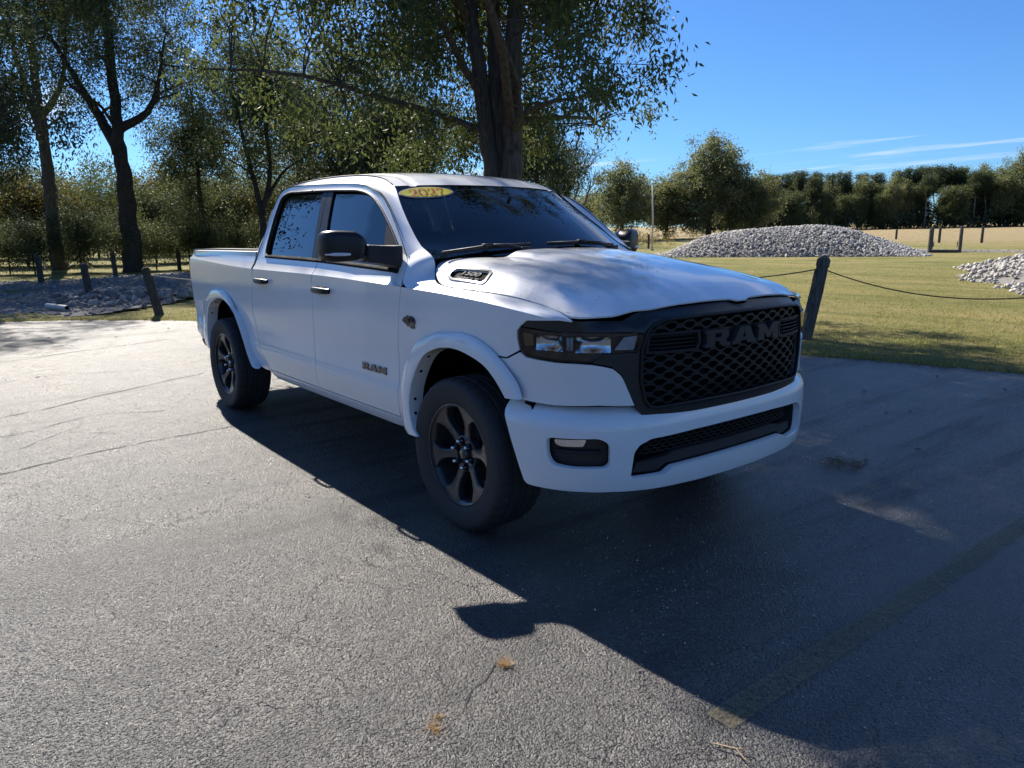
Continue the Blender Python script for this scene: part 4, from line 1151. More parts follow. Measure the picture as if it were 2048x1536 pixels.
# ---- side glass, B pillar trim, belt moulding, mirror sail
def wpoly(i0, i1): return [(x, z) for x, z in [(p[0], p[2]) for p in Wc3[i0:i1]]]
gl_f = [(-.63, 1.330)] + wpoly(2, split - 4) + [(-1.80, 1.818), (-1.745, 1.70), (-1.60, 1.345)]
gl_r = [(-1.785, 1.350), (-1.85, 1.56), (-1.935, 1.822)] + wpoly(split - 2, len(Wc3))
g1 = panel('window', gl_f, side_glass(-.016), G_SIDE, front_door, .08, .004)
g2 = panel('window', gl_r, side_glass(-.016), G_REAR, rear_door, .08, .004)
bp1 = panel('pillar_trim', [(-1.715, 1.345), (-1.80, 1.57), (-1.870, 1.828), (-1.775, 1.824), (-1.715, 1.62), (-1.60, 1.345)], side_glass(-.003), SATIN, front_door, .06, .01)
bp2 = panel('pillar_trim', [(-1.795, 1.347), (-1.87, 1.58), (-1.945, 1.830), (-1.876, 1.829), (-1.806, 1.57), (-1.721, 1.346)], side_glass(-.003), SATIN, rear_door, .06, .01)
sail = panel('mirror_sail', [(-.575, 1.300), (-.64, 1.375), (-.705, 1.44), (-.885, 1.585), (-.92, 1.582), (-.875, 1.45), (-.855, 1.322)], side_glass(-.004), PLASTIC, front_door, .05, .01)
def belt_mould(xa, xb, par):
    n = 18; b = MB(); V = []
    for i in range(n):
        x = xa + (xb - xa) * i / (n - 1); z = BELT(x)
        for dy, dz in ((-.004, -.002), (-.013, .004), (-.011, .016), (.010, .024)): V.append((x, -SGx(x, z + dz) + dy, z + dz))
    F = [(i * 4 + k, i * 4 + k + 1, i * 4 + 4 + k + 1, i * 4 + 4 + k) for i in range(n - 1) for k in range(3)]
    return mesh('belt_moulding', V, [f[::-1] for f in F], MATTE, par)
m1 = belt_mould(-1.668, -.56, front_door); m2 = belt_mould(-2.63, -1.680, rear_door)
for o_, par in ((g1, front_door_l), (g2, rear_door_l), (bp1, front_door_l), (bp2, rear_door_l), (sail, front_door_l), (m1, front_door_l), (m2, rear_door_l)): mirrored(o_, par)

# ---- windshield, roof, back of cab
EW = catmull([AC[0], AC[1], AC[2], AC[3], AC[4]], 8); EW = resample(EW, 21)
CW = [(-.34 + (-.966 + .34) * t, 0, 1.405 + (1.831 - 1.405) * t + .018 * 4 * t * (1 - t)) for t in [i / 20 for i in range(21)]]
def ws(u, v, off=0.0):
    i = min(19, max(0, int(v * 20))); f = v * 20 - i
    e = [a + (b - a) * f for a, b in zip(EW[i], EW[i + 1])]; c = [a + (b - a) * f for a, b in zip(CW[i], CW[i + 1])]
    k = abs(u) ** 2.2
    return (c[0] + (e[0] - c[0]) * k + off * .55, -e[1] * u, c[2] + (e[2] - c[2]) * u * u + off * .83)
def grid(name, f, us, vs, mat, parent, flip=False):
    V = [f(u, v) for v in vs for u in us]; n = len(us)
    F = [(j * n + i, j * n + i + 1, (j + 1) * n + i + 1, (j + 1) * n + i) for j in range(len(vs) - 1) for i in range(n - 1)]
    return mesh(name, V, [q[::-1] for q in F] if flip else F, mat, parent)
lin = lambda a, b, n: [a + (b - a) * i / (n - 1) for i in range(n)]
windshield = grid('windshield', lambda u, v: ws(u, v, -.004), lin(-.995, .995, 41), lin(.0, .992, 25), G_WS, T)
# black ceramic border round the glass
bd = MB()
for us_, vs_ in ((lin(-.995, .995, 41), lin(.955, .994, 3)), (lin(-.995, -.955, 3), lin(0, .96, 21)), (lin(.955, .995, 3), lin(0, .96, 21)), (lin(-.995, .995, 41), lin(0, .06, 3))):
    V = [ws(u, v, -.0085) for v in vs_ for u in us_]; n = len(us_)
    bd.add(V, [(j * n + i, j * n + i + 1, (j + 1) * n + i + 1, (j + 1) * n + i) for j in range(len(vs_) - 1) for i in range(n - 1)])
bd.obj('glass_border', VOIDM, windshield)
RE = catmull(AC[4:11], 6); RC = catmull([(-.966, 0, 1.831), (-1.12, 0, 1.889), (-1.4, 0, 1.932), (-1.95, 0, 1.963), (-2.45, 0, 1.960), (-2.80, 0, 1.93), (-2.90, 0, 1.88)], 6)
def roof_f(u, j):
    e, c = RE[j], RC[j]
    return (c[0] + (e[0] - c[0]) * abs(u) ** 2.2, -e[1] * u, c[2] + (e[2] - c[2]) * (abs(u) ** 2.8) - .006 * (1 if .80 < abs(u) < .88 else 0))
us = [-1, -.97, -.94, -.90, -.885, -.86, -.82, -.80, -.75, -.65, -.5, -.3, -.1]; us = us + [-u for u in us[::-1]]
roof = grid('roof', roof_f, us, list(range(len(RE))), PAINT, T)
for sg in (-1, 1):
    ditch = MB(); ditch.tube([(p[0], sg * -p[1], p[2] + .001) for p in RE[1:-4]], .0045, 6); ditch.obj('roof_moulding', PLASTIC, roof)
back = [(-.94, 1.36), (-.915, 1.42), (-.86, 1.52), (-.775, 1.72), (-.675, 1.865), (-.4, 1.875), (0, 1.88)]; back = back + [(-y, z) for y, z in back[::-1][1:]]
backo = [(-.97, .52), (-.97, 1.30)] + back + [(.97, 1.30), (.97, .52)]
bw = rnd([(-.62, 1.44), (-.52, 1.80), (.52, 1.80), (.62, 1.44)], .06)
cb = panel('cab_back', backo, lambda y, z: (-2.868 - .02 * (1 - y * y), y, z), PAINT, T, .09, .01, [bw], flip=True)
panel('back_window', bw, lambda y, z: (-2.872 - .02 * (1 - y * y), y, z), G_REAR, cb, .12, .004, flip=True)

# ---- hood
hr = [(.974, 0), (.974, -.033), (.957, -.076), (.943, -.275), (.918, -.42), (.886, -.545), (.876, -.577), (.860, -.628), (.848, -.661), (.800, -.771), (.735, -.880), (.66, -.880), (.516, -.876), (.23, -.886), (-.223, -.897), (-.330, -.872), (-.41, -.826), (-.443, -.795), (-.455, -.77), (-.44, -.73), (-.38, -.60), (-.285, -.465), (-.272, -.385), (-.254, -.23), (-.25, 0)]
hp = catmull(hr[2:19], 3); hp = hr[:2] + hp + hr[19:]
hpoly = hp + [(x, -y) for x, y in hp[::-1][1:-1]]
vo = rnd([(-.252, -.858), (-.208, -.867), (.055, -.857), (.062, -.838), (.028, -.770), (.003, -.755), (-.268, -.789), (-.272, -.830)], .018)
vi = rnd([(-.238, -.850), (-.200, -.857), (.040, -.848), (.045, -.834), (.014, -.778), (-.004, -.768), (-.256, -.799), (-.260, -.828)], .014)
hood = panel('hood', hpoly, hood_surf, PAINT, T, .03, .009, [vi, [(x, -y) for x, y in vi]])
# vent with the engine badge in the steep side of the hood
def on_hood(off):
    def f(x, y):
        q = Vector(hood_surf(x, y)); e = 2e-3
        n = (Vector(hood_surf(x + e, y)) - Vector(hood_surf(x - e, y))).cross(Vector(hood_surf(x, y + e)) - Vector(hood_surf(x, y - e))).normalized()
        return tuple(q + n * off)
    return f
vent = panel('hood_vent', vo, on_hood(.006), GBLACK, hood, .02, .022, [vi])
vpl = panel('vent_plate', [(x * 1.0, y) for x, y in vo], on_hood(-.010), MATTE, hood, .02, .003)
mirrored(vent); mirrored(vpl)
q0 = Vector(on_hood(-.006)(-.115, -.806)); qx = Vector(on_hood(-.006)(-.03, -.799)) - q0; qy = Vector(on_hood(-.006)(-.115, -.775)) - q0
textmesh('badge_numeral', '1500', .052, .003, BADGEM, hood, frame(q0, qx, qy), .0015, 1.45)
q1 = Vector(on_hood(-.006)(-.098, -.840)); qx = Vector(on_hood(-.006)(-.02, -.834)) - q1; qy = Vector(on_hood(-.006)(-.098, -.81)) - q1
textmesh('badge_lettering', 'HEMI 5.7L', .030, .002, BADGEM, hood, frame(q1, qx, qy), .0008, 1.45)

# ---- cowl and wipers
cw = [(-.25, 0), (-.254, -.23), (-.272, -.385), (-.285, -.465), (-.38, -.60), (-.44, -.73), (-.47, -.785), (-.56, -.77), (-.50, -.5), (-.42, -.2), (-.40, 0)]
cw = cw + [(x, -y) for x, y in cw[::-1][1:-1]]
cowl = panel('cowl', cw, lambda x, y: (x + .02, y, 1.392 - .015 * abs(y) ** 2 - .02), PLASTIC, T, .06, .02)
def wiper(y0, y1, name='wiper'):
    b = MB()
    p0 = Vector(ws(y0[0], y0[1], .020)); p1 = Vector(ws(y1[0], y1[1], .020))
    b.tube([p0, p0.lerp(p1, .5) + Vector((.006, 0, .010)), p1], [.010, .013, .009], 6)
    pv = Vector(ws(y0[0] * .15 + y1[0] * .85, -.02 if False else .0, .035)); mid = p0.lerp(p1, .48) + Vector((.01, 0, .018))
    b.tube([pv, pv.lerp(mid, .5) + Vector((.012, 0, .012)), mid], [.014, .011, .008], 6)
    b.box(tuple(mid), (.05, .05, .02))
    b.box(tuple(pv), (.05, .06, .03))
    return b.obj(name, PLASTIC, T)
wiper((-.93, .035), (-.22, .085)); wiper((-.06, .085), (.70, .08))

# ---- front: black grille surround, mesh, lamps, fascia, bumper
XH = pchip([0, .3, .551, .65, .75, .85, .9, 1.0], [.963, .940, .884, .852, .81, .757, .722, .62])
LIPO = lambda s: .040 - .034 * min(1.2, (s / .55) ** 2)
ZLO = pchip([0, .5, .58, .64, .70, 1.25], [1.163, 1.150, 1.130, 1.108, 1.106, 1.106]); ZHI = pchip([0, .55, .66, .80, 1.16, 1.25], [1.208, 1.186, 1.150, 1.152, 1.146, 1.140])
sst = lambda a, b, x: (lambda q: q * q * (3 - 2 * q))(min(1, max(0, (x - a) / (b - a))))
def gsurf(d, low=True):
    def f(s, z):
        x, y, nx, ny = plan(s); k = LIPO(s) * ((.35 + .65 * sst(.72, .86, z)) if low else 1) + d
        return (x + nx * k, y + ny * k, z)
    return f
def GS(s, z):
    x, y, nx, ny = plan(s); a = abs(s)
    m = LIPO(s) * (.35 + .65 * sst(.72, .86, z)); m = m + (-.012 - m) * sst(.59, .67, a)
    e = (XH(abs(y)) - x) - .020; e = e + (-.010 - e) * sst(.78, .93, a)
    w = sst(ZLO(a) - .004, ZHI(a) + .012, z)
    k = m + (e - m) * w
    q = sst(.6, .95, a); return (x + k * (1 + (nx - 1) * q), y + k * ny * q, z)
half = [(1.157, 1.146), (.965, 1.152), (.80, 1.150), (.682, 1.146), (.650, 1.156), (.592, 1.180), (.562, 1.187), (.42, 1.196), (.28, 1.202), (.085, 1.207), (.038, 1.190), (0, 1.190)]
low = [(0, .712), (.29, .712), (.585, .715), (.612, .725), (.648, .775), (.700, .896), (.717, .922), (.755, .951), (.795, .961), (.849, .970), (.800, 1.0085), (.638, 1.0095), (.611, 1.095), (.690, 1.102), (1.033, 1.106), (1.207, 1.117)]
gout = half + [(-s, z) for s, z in half[::-1][1:]] + [(-s, z) for s, z in low[::-1]] + low[1:]
gin = [(0, 1.160), (.30, 1.157), (.50, 1.149), (.558, 1.133), (.595, 1.100), (.622, 1.022), (.623, .888), (.603, .796), (.580, .765), (.547, .757), (.26, .760), (0, .758)]
gin = gin + [(-s, z) for s, z in gin[::-1][1:-1]]
grille = panel('grille_surround', gout, GS, SATIN, T, .035, .05, [gin])
# raised lip around the opening
b = MB(); b.tube([gsurf(.004)(s, z) for s, z in dens(gin, .03)], .008, 6, closed=True); b.obj('grille_lip', GRILLEM, grille)
panel('grille_backing', [(s * 1.01, .95 + (z - .95) * 1.02) for s, z in gin], flat(-.055), MATTE, grille, .08, .01)
# honeycomb mesh, row by row: flattened hexagon links on zig-zag bars
def bar_row(zr, phase, s0, s1, amp=.0075, per=.104, wd=.0115):
    n = int((s1 - s0) / (per / 8)) ; V = []; F = []
    key = [0, 0, .15, 1, 1, 1, 1, .15]
    for i in range(n + 1):
        s = s0 + (s1 - s0) * i / n
        ph = ((s + phase) / per) % 1.0; t = abs(ph * 2 - 1)          # 0..1..0
        w = min(1, max(0, (t - .30) / .25)); za = zr + amp * (2 * w - 1)
        for dz, d in ((-wd * .55, -.022), (-wd * .5, .0), (wd * .5, .0), (wd * .55, -.022)):
            V.append(gsurf(d - .012)(s, za + dz))
    F = [(i * 4 + k, i * 4 + k + 1, i * 4 + 5 + k, i * 4 + 4 + k) for i in range(n) for k in range(3)]
    return mesh('grille_bar', V, F, GRILLEM, grille, True)
gh = pchip([.757, .80, .90, 1.02, 1.10, 1.14, 1.156], [.54, .585, .607, .605, .582, .545, .50])
rows_z = [.775 + .0265 * k for k in range(9)]
for k, zr in enumerate(rows_z):
    e = gh(zr); autosmooth(bar_row(zr, .052 * (k % 2), -e, e), 30)
for k, zr in enumerate((1.105, 1.1285)):
    e = gh(zr) - .01; autosmooth(bar_row(zr, .052 * (k % 2), -e, e), 30)
for sg in (-1, 1):
    # slatted vents either side of the lettering
    e0, e1 = .325, .598
    fo = rnd([(sg * e0, .998), (sg * (e1 + .008), 1.0), (sg * (e1 - .005), 1.092), (sg * (e0 - .012), 1.092), (sg * (e0 - .02), 1.03)], .012)
    fi = rnd([(sg * (e0 + .012), 1.010), (sg * (e1 - .006), 1.012), (sg * (e1 - .018), 1.082), (sg * e0, 1.082), (sg * (e0 - .006), 1.035)], .010)
    panel('vent_frame', fo, gsurf(.002), GRILLEM, grille, .03, .03, [fi], flip=(sg < 0) and False)
    for k in range(4):
        b = MB(); zz = 1.022 + .0175 * k
        b.tube([gsurf(-.006)(sg * s, zz) for s in lin(e0 + .006, e1 - .012, 8)], .0035, 5); b.obj('vent_slat', GRILLEM, grille)
panel('letter_bar', rnd([(-.315, 1.012), (-.315, 1.088), (.315, 1.088), (.315, 1.012)], .01), gsurf(-.022), SATIN, grille, .05, .02)
letters('RAM', gsurf(.012), .287, 1.006, .080, 2.0 * .574 / (1.10 + 1.24 + 1.28 + .12) / .080 * .5, LETTERM, grille, 'letter', .030, -1)

lampo = [(1.203, 1.112), (1.219, 1.094), (1.219, 1.057), (1.206, 1.010), (1.175, .984), (1.018, .975), (.906, .9735), (.853, .974), (.803, 1.0125), (.642, 1.0135), (.615, 1.091), (.690, 1.0975), (1.033, 1.1015)]
lampr = rnd(lampo, .012)
def headlamp():
    h_ = panel('headlight', lampr, flat(-.050), SATIN, T, .04, .01)
    # bucket walls
    b = MB(); r0 = [flat(-.004)(s, z) for s, z in lampr]; r1 = [flat(-.060)(s, z) for s, z in lampr]; n = len(r0)
    b.add(r0 + r1, [(i, (i + 1) % n, n + (i + 1) % n, n + i) for i in range(n)]); b.obj('lamp_bucket', GBLACK, h_)
    # dark mask at top and bottom
    panel('lamp_mask', rnd([(1.215, 1.10), (1.19, 1.108), (.62, 1.094), (.617, 1.082), (1.02, 1.084), (1.21, 1.088)], .005), flat(-.030), GBLACK, h_, .04, .01)
    panel('lamp_mask', rnd([(1.203, 1.008), (1.175, .986), (.855, .976), (.81, 1.008), (.80, 1.022), (.95, 1.012), (1.1, 1.012), (1.204, 1.03)], .005), flat(-.030), GBLACK, h_, .04, .01)
    # reflector bowls
    def bowl(sa, sb, za, zb, d):
        V = []; nu, nv = 9, 7
        for j in range(nv):
            for i in range(nu):
                u, v = i / (nu - 1) * 2 - 1, j / (nv - 1) * 2 - 1
                V.append(flat(-.012 - d * (1 - .8 * u * u) * (1 - .7 * v * v) + .0025 * math.sin(u * 17) + .002 * math.sin(v * 9))((sa + sb) / 2 + (sb - sa) / 2 * u, (za + zb) / 2 + (zb - za) / 2 * v))
        F = [(j * nu + i, j * nu + i + 1, (j + 1) * nu + i + 1, (j + 1) * nu + i) for j in range(nv - 1) for i in range(nu - 1)]
        return mesh('reflector', V, F, REFLECT, h_)
    bowl(1.12, .985, 1.016, 1.084, .026); bowl(.925, .765, 1.014, 1.084, .026)
    for s_ in (.962, .945):
        b = MB(); b.box(flat(-.022)(s_, 1.050), (.016, .010, .058)); b.obj('led_strip', DRL, h_)
    panel('amber_reflector', rnd([(1.208, 1.05), (1.21, 1.085), (1.15, 1.085), (1.145, 1.03), (1.20, 1.025)], .008), flat(-.026), AMBER, h_, .02, .004)
    panel('light_guide', rnd([(.745, 1.024), (.70, 1.078), (.632, 1.082), (.650, 1.020)], .006), flat(-.024), DRL, h_, .02, .004)
    lens = panel('lens', lampr, flat(-.003), G_LAMP, h_, .03, .004)
    return h_
hl = headlamp()
hl2 = mirrored(hl)
for ch in list(hl.children): mirrored(ch, hl2)

fas = [(1.175, .977), (1.018, .967), (.906, .9655), (.849, .962), (.797, .953), (.757, .943), (.723, .915), (.707, .891), (.652, .774), (.818, .783), (1.028, .774), (1.164, .775), (1.228, .778)]
fas = fas + [(cf[-3][0] - .004, cf[-3][1]), (cf[-6][0], cf[-6][1]), (cf[-8][0] - .002, cf[-8][1])] + [(1.296, .958), (1.212, .997)]
fa = panel('corner_fascia', fas, body, PAINT, T, .03, .014); mirrored(fa)

# bumper with fog-lamp pockets and lower intake
bo = [(1.318, .762), (1.268, .652), (1.221, .529), (1.174, .404), (1.160, .392), (1.14, .389), (1.018, .390), (.89, .391), (.766, .388), (.56, .377), (.25, .365), (0, .364)]
bt = [(0, .748), (.29, .748), (.585, .749), (.612, .751), (.650, .763), (.818, .765), (1.028, .764), (1.25, .766)]
bpoly = [(s, z) for s, z in bo] + [(-s, z) for s, z in bo[::-1][1:]] + [(-s, z) for s, z in bt[::-1]] + bt[1:]
fog = rnd([(1.047, .635), (.815, .640), (.770, .610), (.768, .515), (.790, .500), (.941, .499), (1.022, .508), (1.045, .545)], .03)
fogl = [(-s, z) for s, z in fog]
inl = [(0, .630), (.30, .628), (.575, .620), (.635, .597), (.660, .565), (.672, .455), (.655, .441), (.49, .438), (.438, .466), (0, .468)]
inl = rnd(inl + [(-s, z) for s, z in inl[::-1][1:-1]], .012)
bump = panel('front_bumper', bpoly, bumper_surf, PAINT, T, .03, .035, [fog, fogl, inl])
def rim_in(loop, d0, d1, mat, par, name):
    b = MB(); lp_ = dens(loop, .03); n = len(lp_)
    def bs(s, z, d):
        x, y, nx, ny = plan(s); k = DB(z) + d; return (x + nx * k, y + ny * k, z)
    r0 = [bs(s, z, d0) for s, z in lp_]; r1 = [bs(s, z, d1) for s, z in lp_]
    b.add(r0 + r1, [(i, (i + 1) % n, n + (i + 1) % n, n + i) for i in range(n)]); return b.obj(name, mat, par)
def bsurf(d):
    def f(s, z):
        x, y, nx, ny = plan(s); k = DB(z) + d; return (x + nx * k, y + ny * k, z)
    return f
rim_in(inl, -.034, -.10, PLASTIC, bump, 'intake_wall')
panel('intake_backing', [(s * 1.06, .54 + (z - .54) * 1.25) for s, z in inl], bsurf(-.10), VOIDM, bump, .06, .01)
for k in range(6):
    zz = .535 + .016 * k; e = .60 - .012 * k
    b = MB(); b.tube([bsurf(-.062)(s, zz + .004 * math.sin(s * 120 + k * math.pi)) for s in lin(-e, e, 90)], .0028, 4, caps=False); b.obj('intake_bar', PLASTIC, bump)
panel('intake_shelf', [(-.64, .455), (-.62, .500), (-.46, .508), (-.40, .525), (.40, .525), (.46, .508), (.62, .500), (.64, .455), (.50, .447), (.45, .474), (-.45, .474), (-.50, .447)], bsurf(-.045), PLASTIC, bump, .04, .03)
for sg, lp_ in ((1, fog), (-1, fogl)):
    rim_in(lp_, -.034, -.06, GBLACK, bump, 'fog_pocket')
    panel('fog_backing', lp_, bsurf(-.055), SATIN, bump, .05, .01)
    panel('fog_lens', rnd([(sg * 1.025, .618), (sg * .87, .625), (sg * .885, .592), (sg * .99, .588), (sg * 1.02, .598)], .01), bsurf(-.040), REFLECT, bump, .012, .006, flip=False)
    b = MB(); b.tube([bsurf(-.042)(sg * s, .566 + .006 * abs(s - .9)) for s in lin(.80, 1.02, 8)], [.008] * 8, 5); b.obj('fog_ledge', PLASTIC, bump)

# ---- fender flares with turned-in lip and push pins
def flare(inner, outer, par, name='fender_flare'):
    n = 64; a = resample(inner, n); o_ = resample(outer, n); V = []
    prof = [(1.0, .000), (.975, .010), (.94, .017), (.86, .023), (.70, .028), (.45, .032), (.15, .034), (.03, .034), (0, .031)]
    for p, q in zip(a, o_):
        for f, hgt in prof:
            x = p[0] + (q[0] - p[0]) * f; z = p[1] + (q[1] - p[1]) * f; V.append(flat(hgt)(s_of_x(x), z))
        e = flat(.024)(s_of_x(p[0]), p[1]); g_ = flat(-.055)(s_of_x(p[0] - (q[0] - p[0]) * .02), p[1] - (q[1] - p[1]) * .02); V += [e, g_]
    m = len(prof) + 2
    F = [(i * m + k, i * m + k + 1, (i + 1) * m + k + 1, (i + 1) * m + k) for i in range(n - 1) for k in range(m - 1)]
    F += [tuple(range(m)), tuple((n - 1) * m + k for k in range(m))[::-1]]
    return autosmooth(mesh(name, V, F, PAINT, par, True), 40)
for inner, outer, marks in ((ARF_IN, ARF_OUT, (.02, .12, .19, .32, .42)), (ARR_IN, ARR_OUT, (.04, .10, .22, .33))):
    fo = flare(inner, outer, T); pins = []
    for mk in marks:
        i = int(mk * 63); p = resample(inner, 64)[i]; p2 = resample(inner, 64)[i + 1]
        c = Vector(flat(-.005)(s_of_x(p[0]), p[1])); t = Vector((p2[0] - p[0], 0, p2[1] - p[1])).normalized(); nrm = Vector((t.z, 0, -t.x))
        b = MB(); b.tube([c - nrm * .004, c + nrm * .004], .009, 8); pins.append(b.obj('push_pin', VOIDM, fo))
    f2_ = mirrored(fo)
    for p_ in pins: mirrored(p_, f2_)

# ---- rocker, bed side, rail, tailgate, tail lamps, rear bumper
rk = [(2.31, .478), (2.31, .425), (2.40, .416), (4.30, .420), (4.41, .478)]
ro = panel('rocker_panel', rk, lambda s, z: body(s, z, -.004), PAINT, T, .05, .03); mirrored(ro)
cr_ = arch_cut(ARR_IN, ARR_OUT)
bs = [(4.366, .480), (4.432, .577), (4.506, .66), (4.571, .783), (4.599, .94), (4.528, 1.20)] + crease(-2.83, -4.60, 16) + [(6.315, 1.25), (6.318, .95), (6.31, .70), (6.27, .60), (6.05, .56)] + cr_ + [(4.46, .474)]
RAIL = pchip([-4.62, -4.5, -2.83], [1.372, 1.384, 1.398])
cA = []; tA = []; kA = []
for i in range(20):
    x = -2.835 + (-4.608 + 2.835) * i / 19; cA.append(body(s_of_x(x), zc(x))); z = RAIL(x); yb = -.945 + .02 * (x < -4.5) * (x + 4.5) / -.1; tA.append((x, yb, z)); kA.append((x, yb + .02, z + .008))
bed = join('bed_side', [panel('bsl', bs, body, PAINT, T, .04, .014), loft('bst', [cA, tA], PAINT, T, False, .010), loft('bsk', [tA, kA], PAINT, T, False, .003, 3)])
b = MB(); V = []
for i in range(20):
    x = -2.90 + (-4.60 + 2.90) * i / 19; z = RAIL(x)
    for y, dz in ((-.928, .004), (-.922, .020), (-.80, .020), (-.795, -.02)): V.append((x, y, z + dz))
F = [(i * 4 + k, i * 4 + k + 1, i * 4 + 5 + k, i * 4 + 4 + k) for i in range(19) for k in range(3)]
F += [(0, 1, 2, 3), (79, 78, 77, 76)]
rail = autosmooth(mesh('rail_cap', V, F, PLASTIC, bed), 30)
inn = MB(); inn.box((-3.75, -.815, 1.11), (1.70, .03, .54)); inner = inn.obj('bed_wall', SATIN, bed, False)
bed_l = mirrored(bed); mirrored(rail, bed_l); mirrored(inner, bed_l)
b = MB(); b.box((-3.75, 0, .86), (1.72, 1.66, .05)); b.box((-2.92, 0, 1.11), (.05, 1.66, .54)); b.obj('bed_floor', SATIN, T, False)
b = MB(); b.box((-4.60, 0, 1.06), (.055, 1.56, .60)); tg = bevel(b.obj('tailgate', PAINT, T, False), .015); b = MB(); b.box((-4.633, 0, 1.22), (.012, .28, .07)); b.obj('tailgate_handle', PLASTIC, tg, False)
tl = panel('tail_light', rnd([(6.312, .93), (6.312, 1.10), (6.306, 1.285), (6.34, 1.29), (6.345, .93)], .01), lambda s, z: body(s, z, -.002), REDL, T, .03, .03); mirrored(tl)
# rear bumper wrapping round the corner
RBP = catmull([(-4.76, 0, 0), (-4.755, -.5, 0), (-4.72, -.80, 0), (-4.65, -.905, 0), (-4.50, -.95, 0), (-4.33, -.955, 0)], 8)
def rbump(prof, mat, name, par, i0=0, i1=None):
    pl = RBP[i0:i1]; V = []; full = [(x, -y, 0) for x, y, _ in pl[::-1]] + [p for p in pl[1:]] if i0 == 0 else pl
    n = len(full)
    for i, p in enumerate(full):
        t = Vector(full[min(n - 1, i + 1)]) - Vector(full[max(0, i - 1)]); t.normalize(); nx, ny = t.y, -t.x
        end = min(1.0, (n - 1 - i) / 10 * 1.0 + .25) if True else 1
        end = min(end, i / 10 + .25) if i0 == 0 else end
        for d, z in prof:
            zz = .60 + (z - .60) * (0.55 + .45 * min(1, end)); V.append((p[0] + nx * d, p[1] + ny * d, zz))
    m = len(prof); F = [(i * m + k, i * m + k + 1, (i + 1) * m + k + 1, (i + 1) * m + k) for i in range(n - 1) for k in range(m - 1)]
    return mesh(name, V, F, mat, par)
rb = rbump([(-.10, .775), (-.01, .772), (.004, .76), (.008, .66), (.0, .56), (-.03, .53)], PAINT, 'rear_bumper', T)
rbump([(-.10, .787), (-.012, .784), (-.006, .776), (-.02, .773)], PLASTIC, 'bumper_step', rb)
rbump([(-.02, .545), (-.012, .52), (-.03, .47), (-.08, .45)], PLASTIC, 'bumper_valance', rb)

# ---- door handles, badges
def handle(s0, zz, par):
    L_ = .235; w = .030
    bowl = rnd([(s0 - L_ / 2 + .02, zz - .035), (s0 + L_ / 2 - .03, zz - .035), (s0 + L_ / 2 - .03, zz + .030), (s0 - L_ / 2 + .02, zz + .030)], .03)
    cup = panel('handle_cup', bowl, lambda s, z: body(s, z, .002), PAINT, par, .02, .002)
    b = MB(); V = []; n = 12
    for i in range(n):
        t = i / (n - 1); s = s0 - L_ / 2 + L_ * t; d = .012 + .030 * (4 * t * (1 - t)) ** .35
        for k in range(8):
            a = 2 * math.pi * k / 8; V.append(body(s, zz + .021 * math.sin(a) * (.75 + .25 * (4 * t * (1 - t)) ** .4), d + .011 * math.cos(a)))
    F = [(i * 8 + k, i * 8 + (k + 1) % 8, (i + 1) * 8 + (k + 1) % 8, (i + 1) * 8 + k) for i in range(n - 1) for k in range(8)] + [tuple(range(8)), tuple((n - 1) * 8 + k for k in range(8))[::-1]]
    bar = mesh('door_handle', V, F, MIRB, par); dark = panel('handle_recess', rnd([(s0 - .07, zz - .02), (s0 + .07, zz - .02), (s0 + .07, zz + .026), (s0 - .07, zz + .026)], .02), lambda s, z: body(s, z, .0045), GBLACK, par, .03, .001)
    return cup, bar, dark
for o_ in handle(4.290, 1.185, rear_door): mirrored(o_, rear_door_l)
for o_ in handle(3.215, 1.172, front_door): mirrored(o_, front_door_l)
bodyo = lambda d: (lambda s, z: body(s, z, d))
for o_ in letters('RAM', bodyo(.007), 2.735, .720, .042, 1.90, GBLACK, front_door, 'letter', .007, -1):
    pass
letters('RAM', lambda s, z: body(-s, z, .007), 2.425, .720, .042, 1.90, GBLACK, front_door_l, 'letter', .007, 1)
# ram-head badge on the fender: horned head in profile, simplified from the photo
em = [(2.205, 1.062), (2.185, 1.078), (2.165, 1.085), (2.150, 1.094), (2.125, 1.090), (2.105, 1.093), (2.080, 1.083), (2.068, 1.066), (2.072, 1.052), (2.085, 1.042), (2.078, 1.026), (2.090, 1.030), (2.100, 1.022), (2.118, 1.027), (2.130, 1.034), (2.150, 1.032), (2.165, 1.045), (2.185, 1.050)]
eb = panel('fender_badge', em, bodyo(.006), GBLACK, fender, .02, .006)
for k, (s, z, r_) in enumerate(((2.105, 1.068, .020), (2.105, 1.067, .012))):
    b = MB(); b.tube([body(s + r_ * 1.1 * math.cos(a), z + r_ * math.sin(a), .007) for a in lin(-.6, 3.6, 12)], .0022, 5); b.obj('horn_ridge', LETTERM, fender)
for z0 in (1.072, 1.060, 1.048):
    b = MB(); b.tube([body(s, z0 + (s - 2.13) * .08, .007) for s in lin(2.185 - (1.072 - z0), 2.135, 5)], .002, 5); b.obj('horn_ridge', LETTERM, fender)

